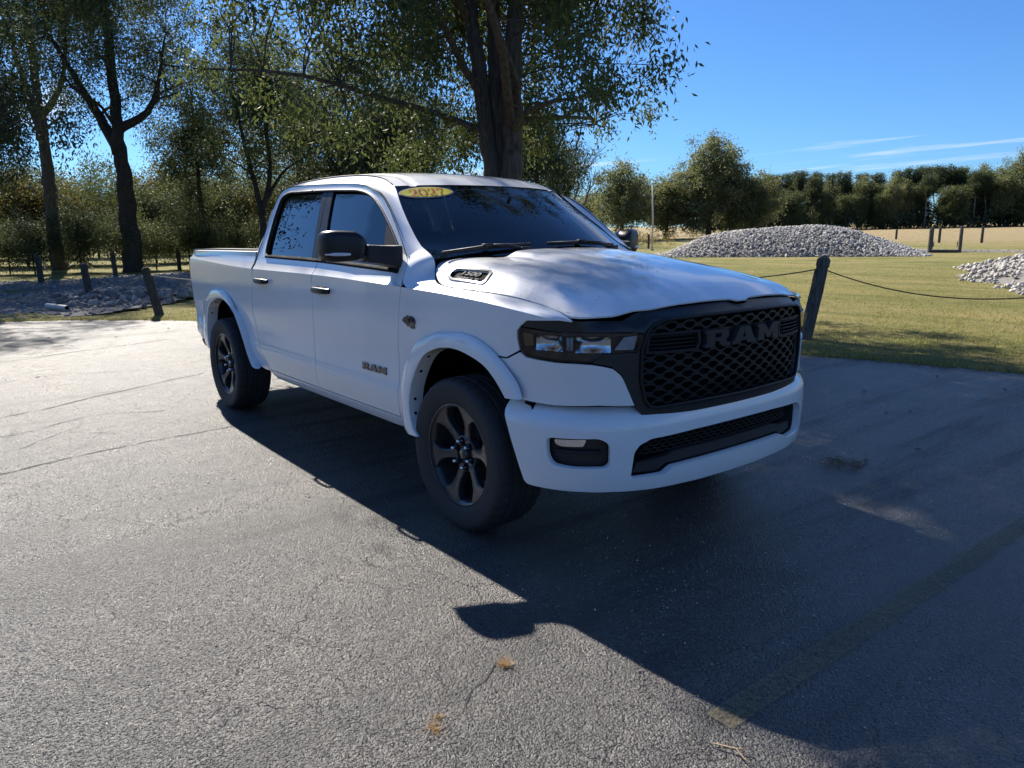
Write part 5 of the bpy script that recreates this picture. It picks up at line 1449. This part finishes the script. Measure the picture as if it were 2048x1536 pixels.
# ---- mirrors
def mirror():
    b = MB(); V = []; nu, nv = 28, 16
    for j in range(nv + 1):
        ph = -math.pi / 2 + math.pi * j / nv
        for i in range(nu):
            th_ = 2 * math.pi * i / nu
            sp = lambda v, e: math.copysign(abs(v) ** e, v)
            ex = .42
            y = sp(math.cos(ph), .45) * sp(math.cos(th_), ex); x = sp(math.cos(ph), .5) * sp(math.sin(th_), .75); z = sp(math.sin(ph), .5)
            Y = -1.160 + y * .112; Z = 1.462 + z * .086 * (1 + .06 * -y); X = -.865 + x * .078 + (Y + 1.16) * .45
            if y > .45: Z = 1.455 + (Z - 1.455) * (1 - .30 * (y - .45) / .55 * (1 if z > 0 else .25))
            V.append((X, Y, Z))
    F = [(j * nu + i, j * nu + (i + 1) % nu, (j + 1) * nu + (i + 1) % nu, (j + 1) * nu + i) for j in range(nv) for i in range(nu)]
    h_ = mesh('side_mirror', V, F, MIRB, T)
    # arm from the sail panel
    a = MB(); V = []
    for X, Y, z0, z1, hx in ((-.80, -1.06, 1.370, 1.470, .055), (-.765, -1.0, 1.362, 1.466, .058), (-.70, -.95, 1.345, 1.464, .07), (-.69, -.915, 1.335, 1.466, .085)):
        V += [(X - hx, Y, z0), (X + hx, Y, z0), (X + hx, Y, z1), (X - hx, Y, z1)]
    F = [(i * 4 + k, i * 4 + (k + 1) % 4, i * 4 + 4 + (k + 1) % 4, i * 4 + 4 + k) for i in range(3) for k in range(4)] + [(3, 2, 1, 0), (12, 13, 14, 15)]
    arm = bevel(mesh('mirror_arm', V, F, PLASTIC, h_, False), .012, 3)
    low_ = MB(); V = []
    for Y, f in ((-1.262, .5), (-1.235, .85), (-1.16, 1.0), (-1.07, .9), (-1.03, .6)):
        cx = -.865 + (Y + 1.16) * .45
        V += [(cx - .06 * f, Y, 1.372), (cx + .072 * f, Y, 1.392), (cx + .074 * f, Y, 1.412), (cx - .05 * f, Y, 1.42)]
    F = [(i * 4 + k, i * 4 + (k + 1) % 4, i * 4 + 4 + (k + 1) % 4, i * 4 + 4 + k) for i in range(4) for k in range(4)] + [(3, 2, 1, 0), (16, 17, 18, 19)]
    skirt = bevel(mesh('mirror_skirt', V, F, PLASTIC, h_, False), .008, 2)
    b = MB(); b.tube([(-.865 + .078 * f + (Y + 1.16) * .45, Y, 1.418) for Y, f in ((-1.262, .55), (-1.23, .96), (-1.18, 1.04), (-1.15, 1.03))], [.006, .010, .010, .006], 6); sig = b.obj('turn_signal', DRL, h_)
    g_ = MB(); g_.box((-.945, -1.165, 1.46), (.006, .19, .14), Matrix.Rotation(R(-24), 3, 'Z')); gm = g_.obj('mirror_glass', CHROME, h_)
    return h_, [arm, skirt, sig, gm]
mh, mc = mirror(); mh2 = mirrored(mh)
for c in mc: mirrored(c, mh2)

# ---- wheels
def make_wheel():
    hub = MB(); hub.lathe([(0, .02), (.165, .02), (.165, .045), (0, .045)], 32); hub.lathe([(.05, -.09), (.05, .05)], 20)
    w = hub.obj('wheel', solid('brake_steel', (.10, .095, .09), .5, metal=.8), None)
    n = 144; prof = [(.262, -.105), (.268, -.128), (.285, -.137), (.305, -.141), (.335, -.146), (.365, -.1475), (.380, -.144), (.392, -.134), (.3995, -.118), (.403, -.092), (.403, -.078), (.396, -.075), (.396, -.066), (.4045, -.063), (.405, -.024), (.397, -.021), (.397, -.012), (.405, -.009), (.405, .009), (.397, .012), (.397, .021), (.405, .024), (.4045, .063), (.396, .066), (.396, .075), (.403, .078), (.403, .092), (.3995, .118), (.392, .134), (.365, .1475), (.31, .14), (.268, .128), (.262, .105)]
    V = []; m = len(prof)
    for r_, h in prof:
        for k in range(n):
            a = 2 * math.pi * k / n; rr = r_
            if .392 <= r_ and .076 < abs(h) < .135 and (k % 4 == 0): rr -= .007
            if r_ > .402 and abs(h) < .07 and (k + int(abs(h) * 300)) % 6 == 0: rr -= .006
            V.append((rr * math.cos(a), h, rr * math.sin(a)))
    F = [(i * n + k, (i + 1) * n + k, (i + 1) * n + (k + 1) % n, i * n + (k + 1) % n) for i in range(m - 1) for k in range(n)]
    ty = autosmooth(mesh('tyre', V, F, RUBBER, w), 40)
    for r_, h in ((.352, -.1475), (.316, -.1435)):
        pass
    rb_ = MB(); rb_.lathe([(.262, -.128), (.270, -.130), (.2705, -.122), (.262, -.116), (.250, -.112), (.243, -.085), (.236, .03), (.246, .10), (.262, .128)], 64); rim = rb_.obj('rim', RIMM, w)
    # spokes
    for k in range(6):
        out = [(.055, .030), (.10, .026), (.15, .024), (.19, .031), (.222, .052), (.243, .084), (.256, .096)]
        yf = pchip([.055, .10, .16, .22, .256], [-.078, -.084, -.098, -.112, -.116])
        V = []; 
        for r_, t in out:
            V += [(r_, yf(r_) + .040, -t), (r_, yf(r_) + .006, -t), (r_, yf(r_), -t + .008), (r_, yf(r_) + (.006 if .12 < r_ < .23 else 0), 0), (r_, yf(r_), t - .008), (r_, yf(r_) + .006, t), (r_, yf(r_) + .040, t)]
        F = [(i * 7 + j, i * 7 + j + 1, i * 7 + 8 + j, i * 7 + 7 + j) for i in range(len(out) - 1) for j in range(6)]
        a = 2 * math.pi * k / 6 + R(12); ca, sa = math.cos(a), math.sin(a)
        V = [(x * ca - z * sa, y, x * sa + z * ca) for x, y, z in V]
        autosmooth(mesh('spoke', V, F, RIMM, w), 28)
    h2 = MB(); h2.lathe([(.0, -.070), (.045, -.070), (.050, -.076), (.092, -.080), (.098, -.074), (.098, -.03)], 36); h2.obj('hub_face', RIMM, w)
    h3 = MB(); h3.lathe([(0, -.096), (.022, -.095), (.033, -.090), (.036, -.070)], 24); cap = h3.obj('centre_cap', GBLACK, w)
    for k in range(6):
        a = 2 * math.pi * (k + .5) / 6 + R(12); c = (.070 * math.cos(a), 0, .070 * math.sin(a))
        b = MB(); b.lathe([(0, -.116), (.006, -.1155), (.0105, -.110), (.0115, -.100), (.0115, -.072)], 8, c=c); b.obj('lug_nut', CHROME, w)
        b = MB(); b.lathe([(.012, -.0815), (.020, -.0815), (.021, -.079)], 12, c=c); b.obj('lug_seat', VOIDM, w)
    return w
wheel = make_wheel()
def place_wheel(src, x, y, left, first, turn=0):
    o = src if first else src.copy()
    if not first:
        COL.objects.link(o)
        for ch in src.children:
            c = ch.copy(); COL.objects.link(c); c.parent = o
    o.parent = T; o.location = (x, y, .405); o.rotation_euler = (0, R(turn), R(180) if left else 0)
    return o
place_wheel(wheel, 0, -.868, False, True)
place_wheel(wheel, -3.672, -.868, False, False, 25)
place_wheel(wheel, 0, .868, True, False, 10)
place_wheel(wheel, -3.672, .868, True, False, 40)

# ---- underbody, wheel wells, engine bay, cabin floor
ub = MB()
for sg in (-1, 1): ub.box((-1.9, sg * .42, .52), (5.2, .10, .16))
ub.box((-1.65, 0, .50), (2.2, 1.84, .07)); ub.box((.25, 0, .72), (1.0, 1.1, .62)); ub.box((-3.7, 0, .62), (1.9, 1.1, .12))
ub.box((-.02, 0, .40), (.14, 1.5, .10)); ub.box((-3.672, 0, .40), (.16, 1.55, .14)); ub.box((-2.45, -.62, .44), (.5, .14, .16)); ub.box((-4.4, 0, .5), (.3, 1.2, .2))
ub.box((.62, 0, .45), (.36, 1.35, .12))
ub.obj('chassis', VOIDM, T, False)
for xw in (0, -3.672):
    for sg in (-1, 1):
        b = MB(); V = []
        for i in range(17):
            a = math.pi * i / 16; x = xw + .60 * math.cos(a) if xw == 0 else xw + .66 * math.cos(a) + .08; z = .45 + .60 * math.sin(a) ** .8
            V += [(x, sg * .62, z), (x, sg * .945, z)]
        F = [(2 * i, 2 * i + 1, 2 * i + 3, 2 * i + 2) for i in range(16)] + [tuple(range(0, 34, 2))]
        b.add(V, F); b.obj('wheel_liner', VOIDM, T, True)
# radiator-side fill behind the lamps so no light leaks through
b = MB(); b.box((.72, 0, .93), (.04, 1.50, .50)); b.box((.50, .80, .93), (.04, .26, .50)); b.box((.50, -.80, .93), (.04, .26, .50)); b.obj('light_leak_fill', VOIDM, T, False)

# ---- cabin
fl_ = MB(); fl_.box((-1.75, 0, .62), (2.25, 1.86, .06)); fl_.box((-.62, 0, 1.0), (.05, 1.84, .74)); fl_.obj('cabin_floor', INTER, T, False)
for sg in (-1, 1):
    b = MB(); b.box((-1.68, sg * .90, .98), (2.2, .05, .72)); b.obj('door_lining', INTER, T, False)
d_ = MB(); V = []
for y in lin(-.86, .86, 9):
    V += [(-.52, y, 1.365), (-.66, y, 1.375), (-.88, y, 1.345 + .03 * math.exp(-((y - .38) / .2) ** 2)), (-.95, y, 1.28), (-.90, y, 1.00)]
F = [(i * 5 + k, i * 5 + k + 1, i * 5 + 6 + k, i * 5 + 5 + k) for i in range(8) for k in range(4)]
dash = mesh('dashboard', V, F, INTER, T)
sc = MB(); sc.box((-.945, 0, 1.22), (.02, .24, .30)); sc.obj('dash_screen', GBLACK, dash, False)
sw_ = MB(); ctr = Vector((-1.06, .38, 1.20)); ax = Vector((-.88, 0, .47)).normalized(); e1 = Vector((0, 1, 0)); e2 = ax.cross(e1)
sw_.tube([ctr + (e1 * math.cos(a) + e2 * math.sin(a)) * .185 for a in lin(0, 2 * math.pi, 33)[:-1]], .017, 8, closed=True)
for a in (0, math.pi, -math.pi / 2): sw_.tube([ctr, ctr + (e1 * math.cos(a) + e2 * math.sin(a)) * .18], [.03, .016], 6)
sw_.tube([ctr - ax * .01, ctr + ax * .03], .065, 12); sw_.tube([ctr, ctr - ax * .25], .03, 8)
sw_.obj('steering_wheel', INTER, T)
def seat(x, y, w, nm='seat'):
    b = MB(); b.box((x, y, .92), (.52, w, .18)); s_ = bevel(b.obj(nm, INTER, T, False), .05, 3)
    b = MB(); b.box((x - .28, y, 1.24), (.15, w * .96, .62), Matrix.Rotation(R(-14), 3, 'Y')); bevel(b.obj('seat_back', INTER, s_, False), .05, 3)
    for dy in ([0] if w < .8 else [-.45, 0, .45]):
        b = MB(); b.box((x - .38, y + dy, 1.62), (.10, .26, .19), Matrix.Rotation(R(-10), 3, 'Y')); bevel(b.obj('headrest', INTER, s_, False), .04, 3)
seat(-1.45, -.40, .52); seat(-1.45, .40, .52); seat(-2.35, 0, 1.45)
hd = grid('headliner', lambda u, j: tuple(a - (.035 if k == 2 else 0) for k, a in enumerate(roof_f(u * .97, j))), us, list(range(2, len(RE) - 1)), LINER, T, True)
rv = MB(); rv.box((-.86, 0, 1.70), (.03, .25, .075)); rv.tube([(-.84, 0, 1.71), (-.80, 0, 1.76)], .012, 6); rv.obj('rear_view_mirror', GBLACK, windshield, False)

# ---- year sticker inside the top of the windshield
YEL = solid('sticker_yellow', (.72, .62, .03), .45, var=.08); REDP = solid('sticker_red', (.55, .03, .04), .45, var=.08); WHT = solid('sticker_white', (.8, .8, .8), .45, var=.05)
STC = (-.750, .888); SRX, SRY = .172, .064
def st_pt(a, b, off):
    # a, b metres along the glass across/up, mapped by local derivatives
    p = Vector(ws(STC[0], STC[1])); du = (Vector(ws(STC[0] + .01, STC[1])) - Vector(ws(STC[0] - .01, STC[1]))); dv = (Vector(ws(STC[0], STC[1] + .01)) - Vector(ws(STC[0], STC[1] - .01)))
    return ws(STC[0] + a * .02 / du.length, STC[1] + b * .02 / dv.length, off)
def ell(rx, ry, off, mat, nm, par):
    V = [st_pt(0, 0, off)]; n = 40
    for f in (.5, 1.0): V += [st_pt(rx * f * math.cos(2 * math.pi * k / n), ry * f * math.sin(2 * math.pi * k / n), off) for k in range(n)]
    F = [(0, 1 + k, 1 + (k + 1) % n) for k in range(n)] + [(1 + k, 1 + n + k, 1 + n + (k + 1) % n, 1 + (k + 1) % n) for k in range(n)]
    return mesh(nm, V, F, mat, par)
st = ell(SRX, SRY, .0015, WHT, 'year_sticker', windshield)
ell(SRX * .975, SRY * .93, .003, REDP, 'sticker_border', windshield); ell(SRX * .955, SRY * .87, .0045, YEL, 'sticker_field', windshield)
def stroke(pts, wds, off):
    """calligraphic stroke polygon strip"""
    V = []; n = len(pts)
    for i, p in enumerate(pts):
        t = Vector(pts[min(n - 1, i + 1)]) - Vector(pts[max(0, i - 1)]); t.normalize(); nn = Vector((-t.y, t.x)) * wds[i] * .40
        V += [st_pt(p[0] + nn.x, p[1] + nn.y, off), st_pt(p[0] - nn.x, p[1] - nn.y, off)]
    return V, [(2 * i, 2 * i + 1, 2 * i + 3, 2 * i + 2) for i in range(n - 1)]
def digit(ch, cx, hh, off):
    b = MB(); w = hh * .30
    if ch == '2':
        b.add(*stroke([(cx - w * .85, .20 * hh), (cx - w * .8, .34 * hh), (cx - w * .35, .47 * hh), (cx + w * .2, .47 * hh), (cx + w * .68, .30 * hh), (cx + w * .62, .08 * hh), (cx, -.18 * hh), (cx - w * .75, -.42 * hh)], [.012, .008, .005, .006, .015, .015, .007, .004], off))
        b.add(*stroke([(cx - w * .95, -.43 * hh), (cx - w * .1, -.42 * hh), (cx + w * .95, -.43 * hh)], [.006, .012, .010], off))
        b.add(*stroke([(cx + w * .85, -.46 * hh), (cx + w * .95, -.22 * hh)], [.008, .004], off))
    if ch == '0':
        P = [(cx + w * .95 * math.cos(a), .47 * hh * math.sin(a)) for a in lin(0, 2 * math.pi, 21)]
        b.add(*stroke(P, [.006 + .009 * abs(math.cos(a)) for a in lin(0, 2 * math.pi, 21)], off))
    if ch == '7':
        b.add(*stroke([(cx - w * .9, .43 * hh), (cx, .43 * hh), (cx + w * .95, .44 * hh)], [.012, .012, .010], off))
        b.add(*stroke([(cx - w * .88, .46 * hh), (cx - w * .92, .18 * hh)], [.008, .004], off))
        b.add(*stroke([(cx + w * .85, .40 * hh), (cx + w * .2, .02 * hh), (cx - w * .15, -.25 * hh), (cx - w * .2, -.49 * hh)], [.005, .007, .015, .017], off))
    return b.obj('numeral', REDP, windshield)
for i, ch in enumerate('2027'): digit(ch, -.087 + .058 * i, .080, .0062)

# ---- water beads left on the hood and fender tops
rng = random.Random(5)
BEADM = glass('water_bead', (.92, .95, .97), 3.0)
V = []; F = []
def bead(c, r_):
    b = len(V)
    for j in range(3):
        for k in range(7):
            a = 2 * math.pi * k / 7; ph = j * .55; V.append((c[0] + r_ * math.cos(ph) * math.cos(a), c[1] + r_ * math.cos(ph) * math.sin(a), c[2] + .55 * r_ * math.sin(ph)))
    V.append((c[0], c[1], c[2] + .58 * r_))
    for j in range(2):
        for k in range(7): F.append((b + j * 7 + k, b + j * 7 + (k + 1) % 7, b + j * 7 + 7 + (k + 1) % 7, b + j * 7 + 7 + k))
    for k in range(7): F.append((b + 14 + k, b + 14 + (k + 1) % 7, b + 21))
for _ in range(170):
    x = rng.uniform(-.35, .85); y = -rng.uniform(.62, .87) if rng.random() < .75 else rng.uniform(-.6, .6)
    if x > .72 and y < -.8: continue
    q = hood_surf(x, y); bead((q[0], q[1], q[2]), rng.uniform(.0018, .0045))
wb = mesh('water_beads', V, F, BEADM, hood); wb['kind'] = 'stuff'
# ------------------------------------------------------------------ posts, cables, bridge, pole, pipe, litter
WOOD = barkmat('weathered_timber', (.055, .050, .046), (.17, .155, .14), 9)
WOODD = barkmat('dark_timber', (.035, .032, .030), (.11, .10, .09), 9)
CABLE = solid('rusty_cable', (.035, .028, .024), .7, var=.4, scale=80, bump=.3)
STEELC = solid('pale_cable', (.28, .28, .27), .5, var=.2, scale=80)
def post(loc, top, r_, label, group=None, mat=None, n=8, cap=True, seed=0):
    """timber post from the ground to a leaning top with a chamfered head and a rope groove"""
    x, y = loc; z = H0(x, y); rr = random.Random(seed); b = MB()
    v = Vector(top); L_ = v.length; d = v.normalized()
    seg = [(-.25 / L_, 1.04), (0, 1.03), (.3, 1.0), (.6, .98), (.83, .97), (.845, .86), (.87, .86), (.885, 1.0), (.96, .98), (.985, .70), (1.0, .35)] if cap else [(-.2 / L_, 1), (0, 1), (.5, .97), (.97, .95), (1.0, .7)]
    b.tube([d * (L_ * t) + Vector((rr.uniform(-1, 1), rr.uniform(-1, 1), 0)) * .004 for t, _ in seg], [r_ * f for _, f in seg], n)
    o = b.obj('fence_post', mat or WOOD, None, False, (x, y, z)); autosmooth(o, 20); tag(o, label, 'post', group); return Vector((x, y, z)) + d * (L_ * .857)
lean = Vector((.618, .786, 0)) * .20 + Vector((0, 0, 1.17))
pa = post((-2.59, 6.63), lean, .092, 'leaning timber post with rope groove standing at the lawn edge beside the truck', None, None, 8, True, 1)
pb = post((.85, 7.75), (.06, .08, 1.15), .092, 'upright timber post at the lawn edge holding the far cable end', None, None, 8, True, 2)
pc = post((-6.6, 6.0), (-.05, .05, 1.15), .092, 'timber post at the lawn edge hidden behind the hood', None, None, 8, True, 3)
def cable(a, b_, sag, r_, label, mat=CABLE):
    pl = [a.lerp(b_, t) - Vector((0, 0, sag * 4 * t * (1 - t))) for t in lin(0, 1, 28)]
    m = MB(); m.tube(pl, r_, 6); o = m.obj('cable', mat); tag(o, label, 'cable'); return o
cable(pa, pb, .34, .0085, 'dark sagging cable from the leaning post across the lawn')
cable(pc, pa, .22, .0085, 'dark sagging cable running behind the hood to the leaning post')
b = MB()
p1 = post((-12.63, .58), loc3(-.20, 0, .93), .085, 'leaning dark timber post on the grass beside the truck bed', None, WOODD, 8, True, 4)
p2 = post((-17.23, .15), loc3(-.08, 0, .92), .085, 'timber post standing in the ditch rock', None, WOODD, 8, True, 5)
p3 = post((-25.42, .11), loc3(-.04, 0, .95), .09, 'timber post at the wood edge beside the shaded gravel', None, WOODD, 8, True, 6)
p4 = post((-27.26, 2.64), loc3(-.06, 0, .98), .085, 'timber post standing in the sunny grass strip behind the swale', None, WOODD, 8, True, 7)
p5 = post((-32.5, 6.19), (0, 0, 1.0), .085, 'timber post at the far end of the grass strip', None, WOODD, 8, True, 8)
cable(p1, p2, .3, .007, 'slack cable between the leaning dark post and the ditch post'); cable(p2, p3, .45, .007, 'slack cable between the ditch post and the wood edge post')
cable(p1, Vector((-13.5, 5.0, .5)), .15, .010, 'pale loose cable hanging from the leaning dark post', STEELC)
# white drain pipe lying in the gravel
pp = MB(); a, e = Vector((-15.25, -.98, .11)), Vector((-14.50, -.72, .10)); d = (e - a).normalized()
pp.tube([a, e], .058, 20, False); pp.tube([e, a], .052, 20, False); n = len(pp.v)
side = d.orthogonal().normalized(); up = d.cross(side)
ring0 = [e + (side * math.cos(t) + up * math.sin(t)) * .058 for t in lin(0, 2 * math.pi, 21)[:-1]]; ring1 = [e + (side * math.cos(t) + up * math.sin(t)) * .052 for t in lin(0, 2 * math.pi, 21)[:-1]]
pp.add(ring0 + ring1, [(i, (i + 1) % 20, 20 + (i + 1) % 20, 20 + i) for i in range(20)])
po = pp.obj('drain_pipe', solid('white_pvc', (.45, .45, .43), .5, var=.12, scale=15)); tag(po, 'white plastic drain pipe end lying in the gravel', 'pipe'); bo_ = MB(); bo_.lathe([(0, 0), (.0525, 0)], 20, 'Z'); bo = bo_.obj('pipe_shade_disc', VOIDM, po, False, e - d * .05); bo.rotation_euler = d.to_track_quat('Z', 'Y').to_euler()  # black disc set inside the pipe end stands in for the shade there

# footbridge between the rock mounds
fb = thing('footbridge', 'small timber footbridge with four posts between the rock mounds', 'footbridge', None, (-12.9, 36.0, H0(-12.9, 36.0)))
bx = Vector((.92, .36, 0)).normalized(); by = Vector((-bx.y, bx.x, 0))
for k in range(9):
    b = MB(); c = by * (-.75 + .19 * k); b.box((c.x, c.y, .10), (1.18, .17, .045), Matrix.Rotation(math.atan2(bx.y, bx.x), 3, 'Z')); b.obj('plank', WOOD, fb, False)
for sx in (-.62, .62):
    for sy in (-.85, .85):
        c = bx * sx + by * sy; b = MB(); b.tube([(c.x, c.y, -.2), (c.x, c.y, .9), (c.x, c.y, 1.08 if sy < 0 else 1.2), (c.x, c.y, 1.12 if sy < 0 else 1.24)], [.085, .08, .08, .05], 8); autosmooth(b.obj('post', WOOD, fb, False), 25)
    b = MB(); c0 = bx * sx * .8 + by * -.8; c1 = bx * sx * .8 + by * .8; b.tube([(c0.x, c0.y, .5), ((c0.x + c1.x) / 2, (c0.y + c1.y) / 2, .26), (c1.x, c1.y, .5)], .018, 6); b.obj('side_chain', CABLE, fb)
b = MB(); c0 = bx * -.6 + by * -.88; c1 = bx * .6 + by * -.88; b.box(((c0.x + c1.x) / 2, (c0.y + c1.y) / 2, .05), (1.2, .06, .16), Matrix.Rotation(math.atan2(bx.y, bx.x), 3, 'Z')); b.obj('beam', WOODD, fb, False)
# field posts
for k, (x, y, h_, lb) in enumerate([(-25.29, 57.32, .78, 'short dark post in the dry field right of the rock mound crest'), (-18.74, 49.28, 1.0, 'dark post in the dry field seen between the bridge posts'), (-16.37, 49.64, 1.05, 'dark post in the dry field right of the footbridge')]):
    post((x, y), (0, 0, h_), .085, lb, None, WOODD, 8, False, 20 + k)
# wire fence by the pole
q = [post((-30.39, 34.55), (0, 0, .95), .07, 'dark fence post standing beside the flagpole', None, WOODD, 8, False, 30), post((-27.3, 40.4), (0, 0, .85), .06, 'fence post at the far end of the rock mound', None, WOODD, 8, False, 31), post((-36.5, 31.5), (0, 0, .95), .06, 'fence post beyond the truck mirror', None, WOODD, 8, False, 32)]
for k, (f, nm) in enumerate(((1.0, 'upper'), (.6, 'lower'))):
    for (i, j, w) in ((0, 1, 'toward the rock mound'), (0, 2, 'toward the truck mirror')):
        a = Vector((q[i].x, q[i].y, H0(q[i].x, q[i].y) + .8 * f)); e = Vector((q[j].x, q[j].y, H0(q[j].x, q[j].y) + .8 * f)); cable(a, e, .02, .010, f'{nm} fence wire from the flagpole post {w}', STEELC)
# flagpole
fp = thing('flagpole', 'thin pale flagpole standing at the end of the rock mound', 'flagpole', None, (-28.32, 32.55, H0(-28.32, 32.55)))
b = MB(); b.tube([(0, 0, -.2), (0, 0, 2.0), (-.06, -.05, 3.95)], [.048, .045, .036], 10); b.obj('pole', solid('pale_pole', (.50, .49, .47), .5, var=.12, scale=6), fp)
b = MB(); b.lathe([(0, .07), (.045, .05), (.06, 0), (.045, -.04), (0, -.05)], 12, 'Z', (-.06, -.05, 3.98)); b.obj('finial', solid('finial_metal', (.4, .39, .36), .35, metal=.7), fp)
b = MB(); b.lathe([(.14, -.05), (.14, .06), (.06, .10)], 14, 'Z'); b.obj('footing', GRAVELM, fp)

# brown tufts growing from cracks, fallen leaves, pebbles, a twig
TUFT = leafmat('dry_tuft', [(.20, .12, .05), (.32, .20, .09), (.38, .27, .13)], (.4, .28, .1), .3)
def tuft(x, y, rad, n, hh, label, seed):
    rg_ = np.random.default_rng(seed); P = np.column_stack([x + rg_.normal(0, rad, n), y + rg_.normal(0, rad * .5, n), np.full(n, H0(x, y) + .002)])
    a = rg_.uniform(0, 6.28, n); L_ = rg_.uniform(.4, 1, n) * hh; tip = P + np.column_stack([np.cos(a) * L_, np.sin(a) * L_, L_ * rg_.uniform(.1, .6, n)]); w = np.column_stack([-np.sin(a), np.cos(a), 0 * a]) * .0018
    o = npmesh('dry_tuft', np.stack([P - w, P + w, tip], 1).reshape(-1, 3), np.arange(3 * n).reshape(-1, 3), TUFT); tag(o, label, 'grass tuft')
tuft(1.16, -1.58, .014, 90, .05, 'dry brown grass tuft in a crack beside the mirror shadow', 1)
tuft(1.30, -1.97, .016, 50, .035, 'tiny dry tuft in the crack near the lower lot', 2)
tuft(1.26, -1.93, .012, 30, .03, 'tiny dry tuft right above another in the crack', 3)
LEAFB = leafmat('fallen_leaf', [(.10, .06, .025), (.20, .12, .045), (.28, .19, .08)], (.3, .2, .06), .15)
def leaf_(x, y, s, rot, label, group=None):
    V = []; 
    for i, (l, w) in enumerate(((-.5, .02), (-.25, .28), (.05, .34), (.3, .2), (.5, .01))):
        for sd in (-1, 0, 1): V.append((l * s, sd * w * s * .8, .004 + .010 * s / .06 * (abs(sd) * .8 + (l * 1.2) ** 2)))
    F = [(i * 3 + k, i * 3 + k + 1, i * 3 + 4 + k, i * 3 + 3 + k) for i in range(4) for k in range(2)]
    o = mesh('fallen_leaf', V, F, LEAFB, None, True, None, (x, y, H0(x, y))); o.rotation_euler = (0, 0, rot); tag(o, label, 'leaf', group)
rs = random.Random(55)
for k in range(26):
    x, y = rs.choice(((rs.uniform(-.5, 2.2), rs.uniform(1.2, 5.5)), (rs.uniform(-12, -4), rs.uniform(-2.2, 1.5))))
    if not inlot(x, y): continue
    leaf_(x, y, rs.uniform(.03, .055), rs.uniform(0, 6), 'small brown fallen leaf lying on the asphalt', 'fallen leaves on the asphalt')
b = MB(); tw = [Vector((1.90, -1.36, .012)), Vector((1.96, -1.33, .014)), Vector((2.0, -1.345, .012)), Vector((2.05, -1.35, .010))]; b.tube(tw, [.002, .003, .0025, .0012], 5); b.tube([tw[1], tw[1] + Vector((.03, .03, .004))], [.002, .001], 4); o = b.obj('twig', solid('dry_twig', (.30, .22, .14), .8)); tag(o, 'short dry twig lying on the asphalt by the truck shadow', 'twig')
# matted patch of brown needles on the shaded asphalt
C = np.column_stack([.71 + rg.normal(0, .075, 60), 1.60 + rg.normal(0, .085, 60), np.full(60, .012)])
Vb, Fb = leaves_np(rg, C, 420, .018, .05, 0, .10); Vb[:, 2] = np.clip(Vb[:, 2], .004, .022); mp_ = npmesh('leaf_litter', Vb, Fb, LEAFB); tag(mp_, 'matted brown litter patch on the shaded asphalt', None, None, 'stuff')
# loose grit in the shade in front of the truck
VV = []; FF = []; bse = 0
for k in range(1100):
    if k < 700:
        x = rs.gauss(1.25, .45); y = rs.gauss(-.55, .55)
    else: x, y = rs.uniform(-3, 2.4), rs.uniform(-3, 4)
    s = rs.uniform(.0012, .0042) * (1.6 if rs.random() < .08 else 1); V, F = SV[k % 8]; V = (V * s) @ randrot(rs).T + np.array((x, y, .002 + s * .4)); VV.append(V); FF.append(F + bse); bse += len(V)
gr = npmesh('loose_grit', np.concatenate(VV), np.concatenate(FF), STONE); tag(gr, 'pale loose grit scattered on the asphalt', None, None, 'stuff')
